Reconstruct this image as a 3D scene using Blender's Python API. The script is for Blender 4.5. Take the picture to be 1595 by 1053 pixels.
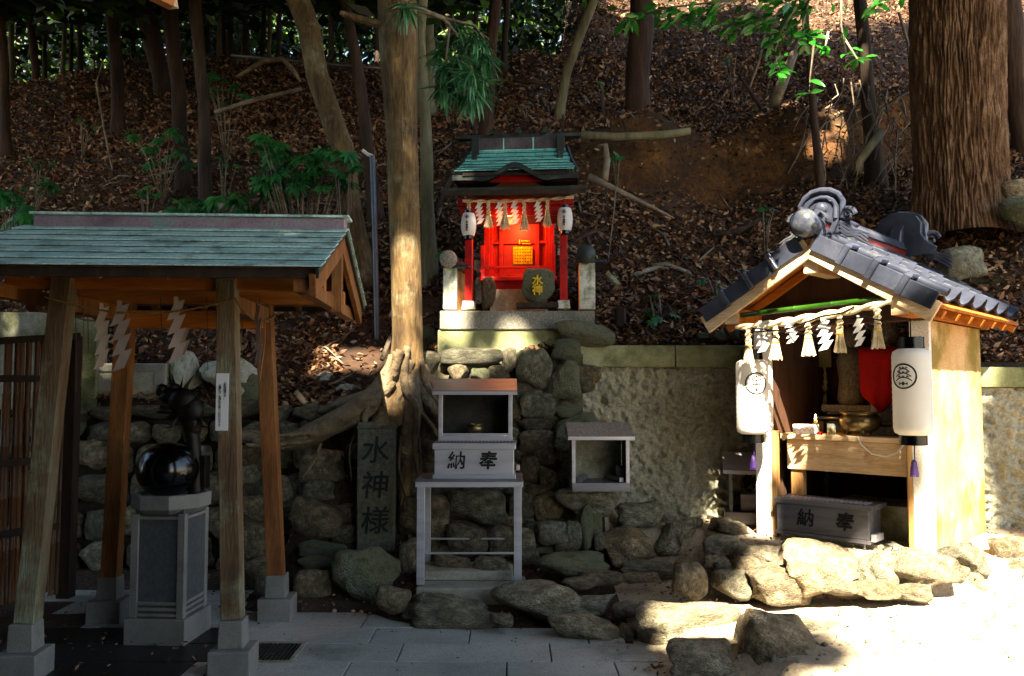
import bpy, bmesh, math, random
import numpy as np
from mathutils import Vector, Matrix, noise
for o in list(bpy.data.objects): bpy.data.objects.remove(o)
S = bpy.context.scene; COL = S.collection
R = math.radians
# ---------------------------------------------------------------- camera, sky, sun, exposure
PITCH = math.atan(74/1300)
cd = bpy.data.cameras.new('camera'); cam = bpy.data.objects.new('camera', cd); COL.objects.link(cam)
cam.location = (0, 0, 1.6); cam.rotation_euler = (math.pi/2+PITCH, 0, 0)
cd.sensor_width = 36; cd.lens = 36*1300/1595; cd.clip_end = 500; cd.clip_start = .05
S.camera = cam
SUN = Vector((-.08, -.97, 1.06)).normalized()
w = bpy.data.worlds.new('World'); S.world = w; w.use_nodes = True
nt = w.node_tree; bg = nt.nodes['Background']; sk = nt.nodes.new('ShaderNodeTexSky'); sk.sky_type = 'NISHITA'
sk.sun_disc = False; sk.sun_elevation = math.asin(SUN.z); sk.sun_rotation = math.atan2(SUN.x, SUN.y)
nt.links.new(sk.outputs[0], bg.inputs[0]); bg.inputs[1].default_value = .06
sl = bpy.data.lights.new('sun', 'SUN'); sl.energy = 5; sl.angle = R(.55); sl.color = (1, .93, .8)
so = bpy.data.objects.new('sun', sl); COL.objects.link(so); so.rotation_euler = SUN.to_track_quat('Z', 'Y').to_euler(); so.location = (-8, -12, 20)
S.view_settings.view_transform = 'Standard'; S.view_settings.look = 'None'; S.view_settings.gamma = 1
S.view_settings.use_curve_mapping = False; S.view_settings.exposure = 3.3
S.view_settings.use_white_balance = True; S.view_settings.white_balance_temperature = 7400
S.render.engine = 'CYCLES'; S.cycles.use_denoising = True
S.cycles.max_bounces = 8; S.cycles.diffuse_bounces = 4

# ---------------------------------------------------------------- helpers
def W(px, py, Y):
    dx, dy = (px-797.5)/1300, (526.5-py)/1300
    d = Vector((dx, math.cos(PITCH)-dy*math.sin(PITCH), math.sin(PITCH)+dy*math.cos(PITCH)))
    return Vector((0, 0, 1.6)) + d*(Y/d.y)
def tag(o, label=None, cat=None, group=None, kind=None):
    if label: o['label'] = label
    if cat: o['category'] = cat
    if group: o['group'] = group
    if kind: o['kind'] = kind
    return o
def thing(name, label, cat, loc=(0, 0, 0), rz=0, group=None):
    o = bpy.data.objects.new(name, None); COL.objects.link(o); o.location = loc; o.rotation_euler = (0, 0, rz)
    o.empty_display_size = .1
    return tag(o, label, cat, group)
def mat4(o):
    m = Matrix.Translation(o.location) @ o.rotation_euler.to_matrix().to_4x4()
    m = m @ Matrix.Diagonal((*o.scale, 1))
    return mat4(o.parent) @ m if o.parent else m
class MB:
    def __init__(s): s.v = []; s.f = []
    def add(s, vs, fs):
        n = len(s.v); s.v += [tuple(p) for p in vs]; s.f += [tuple(i+n for i in f) for f in fs]; return s
    def box(s, c, d, rot=None, top=1.0):
        vs = []
        for z in (-.5, .5):
            k = top if z > 0 else 1
            for x, y in ((-.5, -.5), (.5, -.5), (.5, .5), (-.5, .5)):
                p = Vector((x*d[0]*k, y*d[1]*k, z*d[2]))
                if rot is not None: p = rot @ p
                vs.append(p+Vector(c))
        return s.add(vs, [(3, 2, 1, 0), (4, 5, 6, 7), (0, 1, 5, 4), (1, 2, 6, 5), (2, 3, 7, 6), (3, 0, 4, 7)])
    def b2(s, a, b):
        a, b = Vector(a), Vector(b); return s.box((a+b)/2, (abs(b.x-a.x), abs(b.y-a.y), abs(b.z-a.z)))
    def beam(s, p, q, w_, h, up=(0, 0, 1), w2=None, h2=None):
        p, q = Vector(p), Vector(q); d = (q-p).normalized(); sd = d.cross(Vector(up)).normalized(); u = sd.cross(d)
        vs = []
        for c, a, b in ((p, w_, h), (q, w2 or w_, h2 or h)):
            for x, y in ((-.5, -.5), (.5, -.5), (.5, .5), (-.5, .5)): vs.append(c+sd*(x*a)+u*(y*b))
        return s.add(vs, [(0, 1, 2, 3), (7, 6, 5, 4), (0, 4, 5, 1), (1, 5, 6, 2), (2, 6, 7, 3), (3, 7, 4, 0)])
    def tube(s, pts, rad, n=8, wob=0, cap=True):
        pts = [Vector(p) for p in pts]; vs = []; fs = []; up = Vector((.13, .31, .94))
        for i, p in enumerate(pts):
            d = (pts[min(i+1, len(pts)-1)]-pts[max(i-1, 0)]).normalized()
            a = d.cross(up)
            if a.length < .15: a = d.cross(Vector((1, 0, .1)))
            a.normalize(); b = d.cross(a)
            up = b.cross(d) if False else up
            r = rad[i] if isinstance(rad, (list, tuple)) else rad
            for k in range(n):
                t = 2*math.pi*k/n; rr = r
                if wob: rr = r*(1+wob*noise.noise(Vector((math.cos(t)*1.3, math.sin(t)*1.3, p.length*2.1/(1+r*6)))))
                vs.append(p+a*(math.cos(t)*rr)+b*(math.sin(t)*rr))
        m = len(pts)
        for i in range(m-1):
            for k in range(n):
                fs.append((i*n+k, i*n+(k+1) % n, (i+1)*n+(k+1) % n, (i+1)*n+k))
        if cap: fs += [tuple(range(n))[::-1], tuple(range((m-1)*n, m*n))]
        return s.add(vs, fs)
    def lathe(s, prof, c=(0, 0, 0), n=24, rot=None):
        vs = []; fs = []; c = Vector(c)
        for r, z in prof:
            for k in range(n):
                t = 2*math.pi*k/n; p = Vector((math.cos(t)*r, math.sin(t)*r, z))
                if rot is not None: p = rot @ p
                vs.append(c+p)
        m = len(prof)
        for i in range(m-1):
            for k in range(n): fs.append((i*n+k, i*n+(k+1) % n, (i+1)*n+(k+1) % n, (i+1)*n+k))
        fs += [tuple(range(n))[::-1], tuple(range((m-1)*n, m*n))]
        return s.add(vs, fs)
    def prism(s, poly, o, u, v, depth):
        o, u, v = Vector(o), Vector(u).normalized(), Vector(v).normalized(); nn = u.cross(v)
        n = len(poly); vs = [o+u*a+v*b for a, b in poly]+[o+u*a+v*b+nn*depth for a, b in poly]
        fs = [tuple(range(n))[::-1], tuple(range(n, 2*n))]+[(i, (i+1) % n, n+(i+1) % n, n+i) for i in range(n)]
        return s.add(vs, fs)
    def mesh(s, name, m, smooth=False):
        me = bpy.data.meshes.new(name); me.from_pydata(s.v, [], s.f)
        if m: me.materials.append(m)
        if smooth: me.polygons.foreach_set('use_smooth', [True]*len(me.polygons))
        me.validate(); me.update(); return me
    def build(s, name, m, parent=None, smooth=False, world=False, bev=0, ang=40):
        if world and parent is not None:
            inv = mat4(parent).inverted(); s.v = [tuple(inv @ Vector(p)) for p in s.v]
        me = s.mesh(name, m, smooth)
        if smooth and ang:
            me.set_sharp_from_angle(angle=R(ang))
        bm = bmesh.new(); bm.from_mesh(me); bmesh.ops.recalc_face_normals(bm, faces=bm.faces); bm.to_mesh(me); bm.free()
        o = bpy.data.objects.new(name, me); COL.objects.link(o); o.parent = parent
        if bev:
            md = o.modifiers.new('bevel', 'BEVEL'); md.width = bev; md.segments = 2; md.limit_method = 'ANGLE'; md.angle_limit = R(35)
        return o
def inst(name, me, parent, loc=(0, 0, 0), rot=(0, 0, 0), sc=(1, 1, 1)):
    o = bpy.data.objects.new(name, me); COL.objects.link(o); o.parent = parent
    o.location = loc; o.rotation_euler = rot; o.scale = sc if hasattr(sc, '__len__') else (sc,)*3
    return o
def copy_tree(o, parent=None):
    c = o.copy(); COL.objects.link(c); c.parent = parent
    for ch in list(o.children): copy_tree(ch, c)
    return c
def text(body, size, loc, rot, m, parent, bold=.02, depth=.002, name='lettering', line=1.0, space=1.0, shear=0):
    c = bpy.data.curves.new('t', 'FONT'); c.body = body; c.size = size; c.align_x = 'CENTER'; c.align_y = 'CENTER'
    c.offset = bold*size; c.extrude = depth; c.space_line = line; c.resolution_u = 3; c.space_character = space; c.shear = shear
    t = bpy.data.objects.new('t', c); COL.objects.link(t); bpy.context.view_layer.update()
    me = bpy.data.meshes.new_from_object(t.evaluated_get(bpy.context.evaluated_depsgraph_get()))
    bpy.data.objects.remove(t); me.materials.clear(); me.materials.append(m)
    o = bpy.data.objects.new(name, me); COL.objects.link(o); o.parent = parent; o.location = loc; o.rotation_euler = rot
    return o

# ---------------------------------------------------------------- materials
def srgb(h):
    return tuple((int(h[i:i+2], 16)/255)**2.2 for i in (0, 2, 4))
def M(name, cols, scale=5, st=(1, 1, 1), rough=.8, bump=.3, bs=40, bst=None, metal=0, moss=None, rnd=.0, spec=.4, pos=(.3, .7), attr=None, trans=0, bd=.02, grain=.25, emit=None, coat=0, wave=None):
    m = bpy.data.materials.new(name); m.use_nodes = True; t = m.node_tree; N = t.nodes; L = t.links
    b = N['Principled BSDF']; b.inputs['Roughness'].default_value = rough; b.inputs['Metallic'].default_value = metal
    b.inputs['Specular IOR Level'].default_value = spec; b.inputs['Coat Weight'].default_value = coat
    tc = N.new('ShaderNodeTexCoord')
    def nz(sc, stt, det=6, ro=.6):
        mp = N.new('ShaderNodeMapping'); mp.inputs['Scale'].default_value = stt; L.new(tc.outputs['Object'], mp.inputs[0])
        n = N.new('ShaderNodeTexNoise'); n.inputs['Scale'].default_value = sc; n.inputs['Detail'].default_value = det; n.inputs['Roughness'].default_value = ro
        L.new(mp.outputs[0], n.inputs[0]); return n.outputs[0]
    cols = [srgb(c) if isinstance(c, str) else c for c in cols]
    if attr:
        a = N.new('ShaderNodeAttribute'); a.attribute_name = attr; f = a.outputs['Fac']
    else: f = nz(scale, st)
    cr = N.new('ShaderNodeValToRGB'); L.new(f, cr.inputs[0]); e = cr.color_ramp.elements
    while len(e) < len(cols): e.new(.5)
    p0, p1 = (0, 1) if attr else pos
    for i, c in enumerate(cols): e[i].position = p0+(p1-p0)*i/max(1, len(cols)-1); e[i].color = (*c, 1)
    out = cr.outputs[0]
    def mix(fac, A, B, mode='MIX'):
        x = N.new('ShaderNodeMix'); x.data_type = 'RGBA'; x.blend_type = mode
        if hasattr(fac, 'is_linked') or not isinstance(fac, (int, float)): L.new(fac, x.inputs[0])
        else: x.inputs[0].default_value = fac
        for s_, k in ((A, 6), (B, 7)):
            if isinstance(s_, tuple): x.inputs[k].default_value = (*s_, 1)
            else: L.new(s_, x.inputs[k])
        return x.outputs[2]
    if moss:
        c, amt, ms = moss; n = nz(ms, (1, 1, 1), 8, .65); r = N.new('ShaderNodeMapRange')
        r.inputs['From Min'].default_value = .62-amt*.35; r.inputs['From Max'].default_value = .74-amt*.3; r.inputs['To Max'].default_value = .85
        L.new(n, r.inputs[0]); out = mix(r.outputs[0], out, srgb(c) if isinstance(c, str) else c)
    if grain:
        g = nz(bs*1.7, bst or st, 3); r = N.new('ShaderNodeMapRange'); L.new(g, r.inputs[0])
        r.inputs['From Min'].default_value = .3; r.inputs['From Max'].default_value = .7
        r.inputs['To Min'].default_value = 1-grain; r.inputs['To Max'].default_value = 1+grain
        out = mix(1.0, out, r.outputs[0], 'MULTIPLY')
    if rnd:
        oi = N.new('ShaderNodeObjectInfo'); r = N.new('ShaderNodeMapRange'); L.new(oi.outputs['Random'], r.inputs[0])
        r.inputs['To Min'].default_value = 1-rnd; r.inputs['To Max'].default_value = 1+rnd
        out = mix(1.0, out, r.outputs[0], 'MULTIPLY')
        if rnd > .2:
            m1 = N.new('ShaderNodeMath'); m1.operation = 'MULTIPLY'; m1.inputs[1].default_value = 7.31; L.new(oi.outputs['Random'], m1.inputs[0])
            m2 = N.new('ShaderNodeMath'); m2.operation = 'FRACT'; L.new(m1.outputs[0], m2.inputs[0])
            out = mix(1.0, out, mix(m2.outputs[0], (1.15, .98, .78), (.88, 1.0, 1.02)), 'MULTIPLY')
    L.new(out, b.inputs['Base Color'])
    if bump:
        n = nz(bs, bst or st, 8); bp = N.new('ShaderNodeBump'); bp.inputs['Strength'].default_value = bump; bp.inputs['Distance'].default_value = bd
        L.new(n, bp.inputs['Height']); L.new(bp.outputs[0], b.inputs['Normal'])
    if trans:
        tr = N.new('ShaderNodeBsdfTranslucent'); L.new(out, tr.inputs[0]); ms_ = N.new('ShaderNodeMixShader'); ms_.inputs[0].default_value = trans
        L.new(b.outputs[0], ms_.inputs[1]); L.new(tr.outputs[0], ms_.inputs[2]); L.new(ms_.outputs[0], N['Material Output'].inputs[0])
    if emit:
        b.inputs['Emission Color'].default_value = (*emit[0], 1); b.inputs['Emission Strength'].default_value = emit[1]
    return m
m_dirt = M('soil', ['21150d', '3c2a1c', '4e3a29'], 2.2, rough=1, bump=.9, bs=22, bd=.06, moss=('3a3a1c', .15, .9))
m_bank = M('clay bank', ['2e1c0e', '54361a', '76522a'], 1.3, rough=1, bump=1, bs=7, bd=.2, moss=('3a2a16', .5, 1.6), grain=.4)
m_path = M('trodden earth', ['7c705e', '9a8c77', 'b3a68f'], 2.5, rough=.95, bump=.6, bs=30, moss=('5c5138', .15, 1.4))
m_leaf = M('dry leaves', ['1c110a', '3a2214', '5a3820', '7a5032', 'a08060', '341f13'], attr='rnd', rough=.65, bump=0, grain=0, spec=.5)
m_stone = M('stone', ['4c463a', '857b68', 'b4aa96'], 2.6, rough=.85, bump=1, bs=13, bd=.06, moss=('565636', .28, 2.2), rnd=.22, grain=.45)
m_stonew = M('wall stone', ['463f33', '716856', '9a907c'], 2.6, rough=.8, bump=1, bs=13, bd=.06, moss=('44462a', .4, 2), rnd=.35, grain=.45)
m_mossy = M('mossy stone', ['54544a', '76775f', '96967e'], 2.6, rough=.9, bump=1, bs=14, bd=.05, moss=('4c5630', .45, 2.6), rnd=.15, grain=.4)
m_pale = M('pale stone', ['858578', 'a5a596', 'bcbcb0'], 3, rough=.85, bump=.6, bs=20, moss=('5b6a3c', .3, 2.5), rnd=.1)
m_joint = M('wall joint', ['17130e', '2b241b'], 4, rough=1, bump=.7, bs=30)
m_slab = M('paving', ['7d7f78', '969890', 'a5a69c'], 1.2, rough=.8, bump=.25, bs=60, moss=('5f6358', .25, 1.1), rnd=.08, bd=.008)
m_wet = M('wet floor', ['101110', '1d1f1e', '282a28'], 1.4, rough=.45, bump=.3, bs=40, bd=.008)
m_conc = M('concrete', ['6f6c5e', '8d8a7b', 'a09c8c'], 3, rough=.9, bump=.5, bs=60, moss=('50552f', .35, 2), bd=.01)
m_cap = M('mossy coping', ['686c4c', '84865f', '9c9c7a'], 2.5, rough=.9, bump=.5, bs=60, moss=('3f4a22', .3, 1.6), bd=.01)
m_pillar = M('aged granite', ['3a3a30', '504f44', '626054'], 30, rough=.85, bump=.5, bs=90, bd=.006, moss=('3a3e26', .4, 3))
m_rope = M('brown straw rope', ['5a4420', '7a6234'], 12, rough=.9, bump=.3, bs=80)  # darker, browner straw tone for the pavilion rope
m_granite = M('granite', ['55524a', '757167', '938f84'], 60, rough=.8, bump=.3, bs=120, bd=.004, moss=('47492f', .2, 2))
m_pedest = M('pedestal stone', ['5c5a56', '72706a', '807c74'], 3, rough=.7, bump=.2, bs=90, bd=.004, moss=('67645a', .1, 3))
m_panel = M('dark stone panel', ['3e4042', '505254'], 40, rough=.6, bump=.2, bs=120, bd=.003)
m_black = M('polished black stone', ['040405', '08080a'], 30, rough=.16, bump=0, spec=.6, grain=0)
m_bronze = M('dark bronze', ['0c0b09', '1c1812', '33271a'], 8, rough=.5, bump=.4, bs=60, metal=.5, bd=.006)
m_cedar = M('cedar', ['5a3414', '764822', '8a5c32'], 3, st=(4, 4, .5), rough=.6, bump=.4, bs=12, bst=(7, 7, .5), rnd=.1, bd=.006, moss=('6a4a28', .2, 4), grain=.35)
m_cedarx = M('cedar beam', ['8a4a16', 'a9601f', 'b97430'], 3, st=(.5, 4, 4), rough=.6, bump=.35, bs=12, bst=(.5, 7, 7), rnd=.1, bd=.006)
m_post = M('weathered cedar', ['463220', '5e4830', '68604c'], 2.2, st=(3, 3, .7), rough=.7, bump=.6, bs=12, bst=(7, 7, .5), moss=('7c8068', .3, 2.4), bd=.01, grain=.4)
m_copper = M('verdigris copper', ['9cc4bc', 'b6d6cc', 'cce4da'], 5, rough=.5, bump=.2, bs=30, metal=.2, moss=('6d8373', .3, 7), rnd=.13, bd=.004)
m_teal = M('teal copper', ['5aaca4', '74c0b6', '90d2c6'], 5, rough=.5, bump=.2, bs=30, metal=.15, moss=('3c6d62', .3, 7), rnd=.12, bd=.004)
m_ridgecu = M('brown copper ridge', ['7c6672', '96828c', 'a09498'], 6, rough=.5, bump=.1, metal=.3, moss=('6d9a92', .1, 6))
m_dkmetal = M('dark weathered copper', ['1e2422', '2e3532', '424a46'], 6, rough=.5, bump=.3, metal=.3, bs=50, bd=.004)
m_dkwood = M('dark wood', ['160f0a', '2a1d13', '3a2a1c'], 4, st=(3, 3, .5), rough=.8, bump=.4, bs=20, bst=(6, 6, .5), bd=.005)
m_bamboo = M('old bamboo', ['3a2415', '56371f', '6a4a2c'], 3, st=(4, 4, .4), rough=.5, bump=.2, bs=20, bst=(8, 8, .3), rnd=.35, bd=.003)
m_gbamboo = M('green bamboo', ['12290a', '1b3a0d', '2a4a16'], 3, rough=.3, bump=0, grain=.1)
m_steel = M('stainless', ['b0aeb4', 'c4c2c8', 'd4d2d8'], 3, st=(.4, 4, 4), rough=.32, bump=.06, bs=60, metal=.6, bst=(.3, 3, 8), grain=.08, bd=.003)
m_steeld = M('dull stainless', ['5c5c62', '75757a', '85848a'], 4, st=(.5, 4, 4), rough=.45, bump=.1, bs=60, metal=.7, grain=.1, bd=.003)
m_inner = M('dark interior', ['141310', '2a2722', '3a362d'], 3, rough=.7, bump=.3, bs=30)  # dark brown-grey tone for the cabinet insides
m_ink = M('ink', ['050505', '0a0a0a'], 5, rough=.6, bump=0, grain=0)
m_red = M('vermilion', ['8e0602', 'a80a04', 'b80e06'], 3, rough=.45, bump=.15, bs=40, grain=.2, bd=.003, moss=('5c0c06', .35, 6))
m_rustcu = M('purple brown copper', ['3a3236', '52484c', '6a6062'], 5, rough=.5, bump=.2, metal=.3, bs=40, bd=.003)
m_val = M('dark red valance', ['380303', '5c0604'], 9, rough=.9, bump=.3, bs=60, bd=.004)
m_redcloth = M('red cloth', ['9c0606', 'b80a0a'], 6, rough=.9, bump=.3, bs=80, trans=.25, bd=.004)
m_gold = M('gold', ['b8860b', 'e0b030', 'f0c850'], 30, rough=.35, bump=.2, metal=.7, grain=.1)
m_goldpt = M('gold paint', ['b08a18', 'd8ae30'], 30, rough=.45, bump=0, metal=.2, grain=0)
m_plaster = M('white plaster', ['c9c2b4', 'dcd6ca', 'e6e1d6'], 3, rough=.85, bump=.2, bs=50, bd=.005, moss=('a8a594', .12, 1.5))
m_ochre = M('ochre plaster', ['ba8a50', 'cc9e68', 'd8b484'], 1.6, rough=.9, bump=.45, bs=50, bd=.008, moss=('75600f', .5, 1.9))
m_mplast = M('mossy plaster', ['a8a694', 'c6c4b4', 'd4d2c6'], 3, rough=.9, bump=.3, bs=50, moss=('58603a', .45, 7), bd=.006)
m_rough = None
m_tile = M('roof tile', ['30343f', '3f4350', '4e525e'], 4, rough=.19, bump=.05, bs=60, metal=.35, rnd=.15, grain=.1, bd=.003, moss=('63655f', .12, 6))
m_pine = M('pale pine', ['a98862', 'c4a680', 'cfb592'], 2.5, st=(.6, 5, 5), rough=.65, bump=.3, bs=14, bst=(.6, 8, 8), bd=.004, moss=('8f6a42', .15, 5))
m_pinev = M('pale pine upright', ['8a6238', 'a57c4c', 'b8925f'], 2.5, st=(5, 5, .6), rough=.65, bump=.3, bs=14, bst=(8, 8, .6), bd=.004)
m_oldwood = M('brown boards', ['2c1c10', '40291a', '4d3422'], 3, st=(4, 4, .6), rough=.8, bump=.4, bs=14, bd=.005)
m_straw = M('straw', ['a8946a', 'c8b692', 'dccfb4'], 12, rough=.8, bump=.3, bs=80, bd=.003)
m_paper = M('paper', ['dcd8d4', 'e8e6e2'], 6, rough=.8, bump=0, grain=0, trans=.3)
m_ppaper = M('greyish paper', ['96807a', 'a8948a', 'b09c94'], 6, rough=.8, bump=0, grain=0, trans=.3)  # greyer, darker paper tone for the pavilion streamers
m_lant = M('lantern paper', ['e2ded4', 'ece8e0'], 4, rough=.5, bump=0, grain=0, trans=.3)
m_lant2 = M('dull lantern paper', ['cfc6c0', 'dad2cc'], 4, rough=.6, bump=0, grain=0, trans=.2)
m_blk = M('black lacquer', ['050505', '0b0b0b'], 4, rough=.25, bump=0, grain=0)
m_purple = M('purple silk', ['1a0630', '2c0c48'], 20, rough=.6, bump=.3, bs=100, bd=.003)
m_bowl = M('brass', ['4c4232', '6a5a3c', '80745c'], 5, rough=.35, bump=.1, metal=.85, bs=30)
m_pole = M('painted steel pole', ['3d4450', '525c6a'], 6, rough=.45, bump=.1, metal=.3)
m_bark = M('brown bark', ['352717', '574428', '75603f'], 3, st=(2.5, 2.5, .6), rough=.85, bump=.9, bs=9, bst=(3, 3, .6), bd=.03, moss=('7c7458', .25, 2.5), grain=.4)
m_barkd = M('dark bark', ['1e140d', '33241a', '45342a'], 3, st=(2.5, 2.5, .5), rough=.9, bump=.8, bs=9, bst=(3, 3, .4), bd=.03, rnd=.3)
m_barkg = M('grey green bark', ['4a4632', '625d44', '76705a'], 3, st=(2, 2, .5), rough=.85, bump=.5, bs=9, bst=(3, 3, .5), bd=.02, rnd=.15)
m_bigbark = M('furrowed bark', ['3e2a1a', '604630', '806650'], 5, st=(2, 2, .8), rough=.9, bump=.8, bs=22, bst=(2, 2, 1), bd=.02, grain=.4)
m_root = M('root bark', ['4b3d2c', '6f5f48', '8c7c64'], 4, rough=.85, bump=1, bs=14, st=(1, 1, 1), bd=.04, moss=('3a2c1c', .3, 4))
m_branch = M('dead branch', ['4d4336', '6e6252', '85796a'], 5, rough=.9, bump=.4, bs=30)
m_glossy = M('glossy leaf', ['18501c', '2a7028', '42963c'], 4, rough=.22, bump=0, grain=.1, rnd=.35, trans=.25, spec=.6)
m_fatsia = M('fatsia leaf', ['1c4c26', '2a6636', '3a7c44'], 4, rough=.35, bump=0, grain=.1, rnd=.3, trans=.2, spec=.6)
m_podo = M('strap leaf', ['2c5a38', '447a54', '6a9a78'], 6, rough=.35, bump=0, grain=.1, rnd=.3, trans=.15)
m_foli = M('foliage', ['071005', '0e1e08', '182e0c', '284414', '4c6c24'], attr='rnd', rough=.5, bump=0, grain=0, trans=.25)
m_cano = M('canopy leaf', ['0c1c08', '17300d', '254514'], attr='rnd', rough=.5, bump=0, grain=0, trans=.12)
m_flame = M('flame', ['ffb040', 'ffb040'], 1, bump=0, grain=0, emit=((1, .45, .08), 25))
m_bulb = M('lit orange bulb', ['ff6010', 'ff6010'], 1, bump=0, grain=0, emit=((1, .22, .03), 14))
m_glass = M('glass', ['d0d8d0', 'e0e8e0'], 1, bump=0, grain=0, rough=.05)
m_glass.node_tree.nodes['Principled BSDF'].inputs['Transmission Weight'].default_value = .9
def roughcast():
    m = M('roughcast', ['8a8772', 'a8a590', 'c2bfaa'], 1.6, rough=.95, bump=1, bs=26, bd=.05, moss=('565a30', .3, .8))
    return m
m_rough = roughcast()

# ---------------------------------------------------------------- terrain
FX = [-16, -8, -3.9, -1.9, -1.3, -.7, .5, .62, 1.9, 2.5, 2.8, 3.3, 3.8, 5, 18]
FY = [7.3, 7.3, 7.3, 7.25, 7.15, 7.1, 7.22, 7.4, 7.42, 7.75, 7.85, 7.5, 6.95, 6.95, 6.9]
EX = [-16, -3.9, -1.9, -1.3, -.6, .6, 2, 2.8, 3.8, 9, 18]
EZ = [1.45, 1.42, 1.36, 1.36, 1.6, 1.92, 1.93, 1.9, 1.7, 1.7, 1.7]
def sst(a, b, x): t = np.clip((x-a)/(b-a), 0, 1); return t*t*(3-2*t)
def nz2(x, y, s, o=0): return noise.noise(Vector((x*s+o, y*s-o, o*1.7)))
def low(x, y):
    zl = np.interp(y, [6.6, 7.1], [0, .05])
    zm = np.interp(y, [5.85, 6.2, 6.6, 6.8, 7.0], [-.03, .06, .22, .5, 1.0])
    zc = np.interp(y, [5.6, 6.2, 6.5, 6.8, 7.05, 7.2], [-.03, .12, .24, .45, .9, 1.5])
    led = np.interp(x, [.6, 1.2, 1.5, 1.85, 2.4, 2.95, 3.5, 4.3, 8], [6.8, 6.8, 6.62, 6.1, 5.5, 5.4, 5.6, 6.0, 6.2])
    mid = np.interp(x, [.6, 1.0, 1.8, 2.4, 3, 4.3, 8], [.06, .12, .17, .22, .26, .3, .3])
    bx = np.interp(y, [3.5, 4.5, 4.75, 5.3, 5.6], [1.6, 1.25, 1.0, .75, .5])
    zr = np.where(x > bx, mid*sst(0, .25, x-bx), 0)
    zr = zr + (.44-zr)*sst(0, .12, y-led)
    a = float(sst(-2.0, -1.6, x)); z = zl*(1-a)+zm*a
    a = float(sst(-1.1, -.7, x)); z = z*(1-a)+zc*a
    a = float(sst(.5, .95, x)); z = z*(1-a)+zr*a
    return float(z)
def hill(x, y):
    F = float(np.interp(x, FX, FY)); E = float(np.interp(x, EX, EZ)); d = max(0, y-F)
    cr = 16.6+1.2*nz2(x, 0, .3, 5)
    zl = E+.70*min(d, cr-F)+.10*max(0, y-cr)
    by = 10.7+.5*nz2(x, 0, .6, 9)
    zr = E+.66*min(d, by-F)+.42*max(0, min(y, 14.5)-by)+.72*max(0, y-14.5)+.95*float(sst(0, .35, y-by))*float(1-sst(5.5, 7, x))
    a = float(sst(-.5, 1.4, x-(y-8)*.06)); z = zl*(1-a)+zr*a
    z += float(sst(4.2, 7, x))*min(d, 6)*.12
    k = min(1, d/.6)
    return z+k*(.14*nz2(x, y, .9, 2)+.06*nz2(x, y, 3, 4)+.35*nz2(x, y, .25, 7)*min(1, d/3))
def T(x, y):
    F = float(np.interp(x, FX, FY))
    if y <= F: return low(x, y)
    l = low(x, F); h = hill(x, y); return l+(h-l)*float(sst(0, .07, y-F))
xs = np.concatenate([np.arange(-18, -5, .35), np.arange(-5, 6, .09), np.arange(6, 20, .35)])
ys = np.concatenate([np.arange(-14, 3, .6), np.arange(3, 5, .12), np.arange(5, 8.2, .05), np.arange(8.2, 16, .13), np.arange(16, 60, .6)])
V = [(x, y, T(x, y)) for y in ys for x in xs]; nx = len(xs)
fg, fh = [], []
for j in range(len(ys)-1):
    for i in range(nx-1):
        f = (j*nx+i, j*nx+i+1, (j+1)*nx+i+1, (j+1)*nx+i)
        yc = (ys[j]+ys[j+1])/2; xc = (xs[i]+xs[i+1])/2
        (fg if yc < np.interp(xc, FX, FY)-.01 else fh).append(f)
def sheet(name, fs, ms, smooth=True):
    used = sorted({i for f in fs for i in f}); mp = {k: n for n, k in enumerate(used)}
    me = bpy.data.meshes.new(name); me.from_pydata([V[i] for i in used], [], [tuple(mp[i] for i in f) for f in fs])
    for m in ms: me.materials.append(m)
    me.polygons.foreach_set('use_smooth', [True]*len(me.polygons))
    o = bpy.data.objects.new(name, me); COL.objects.link(o); tag(o, kind='structure'); return o
g = sheet('ground', fg, [m_dirt, m_path]); h = sheet('hillside', fh, [m_dirt, m_bank])
for p in g.data.polygons:
    if p.center.x > .75: p.material_index = 1
for p in h.data.polygons:
    if p.center.x > .9 and p.normal.z < .66 and 9.8 < p.center.y < 12: p.material_index = 1

# leaf litter
def scatter_quads(name, P, size, mat, seed, flat=.5, parent=None, asp=.5, nrm=None):
    rg = np.random.RandomState(seed); n = len(P)
    a = rg.normal(size=(n, 3)); a[:, 2] *= flat; a /= np.linalg.norm(a, axis=1)[:, None]
    b = rg.normal(size=(n, 3)); b[:, 2] *= flat; b -= (a*b).sum(1)[:, None]*a; b /= np.linalg.norm(b, axis=1)[:, None]
    s = size*(.6+.8*rg.rand(n))[:, None]
    a *= s; b *= s*asp; c = np.cross(a, b); c /= np.linalg.norm(c, axis=1)[:, None]
    vs = np.stack([P-a, P-b*.9-a*.1+c*s*.12, P+a, P+b-a*.1+c*s*.12], 1).reshape(-1, 3)
    me = bpy.data.meshes.new(name); me.vertices.add(4*n); me.vertices.foreach_set('co', vs.ravel())
    me.loops.add(4*n); me.loops.foreach_set('vertex_index', np.arange(4*n)); me.polygons.add(n)
    me.polygons.foreach_set('loop_start', np.arange(n)*4); me.polygons.foreach_set('loop_total', np.full(n, 4))
    at = me.attributes.new('rnd', 'FLOAT', 'FACE'); at.data.foreach_set('value', rg.rand(n).astype('f'))
    me.materials.append(mat); me.update(); me.validate()
    o = bpy.data.objects.new(name, me); COL.objects.link(o); o.parent = parent; return o
rg = np.random.RandomState(4); pts = []
N1 = 135000
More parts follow.
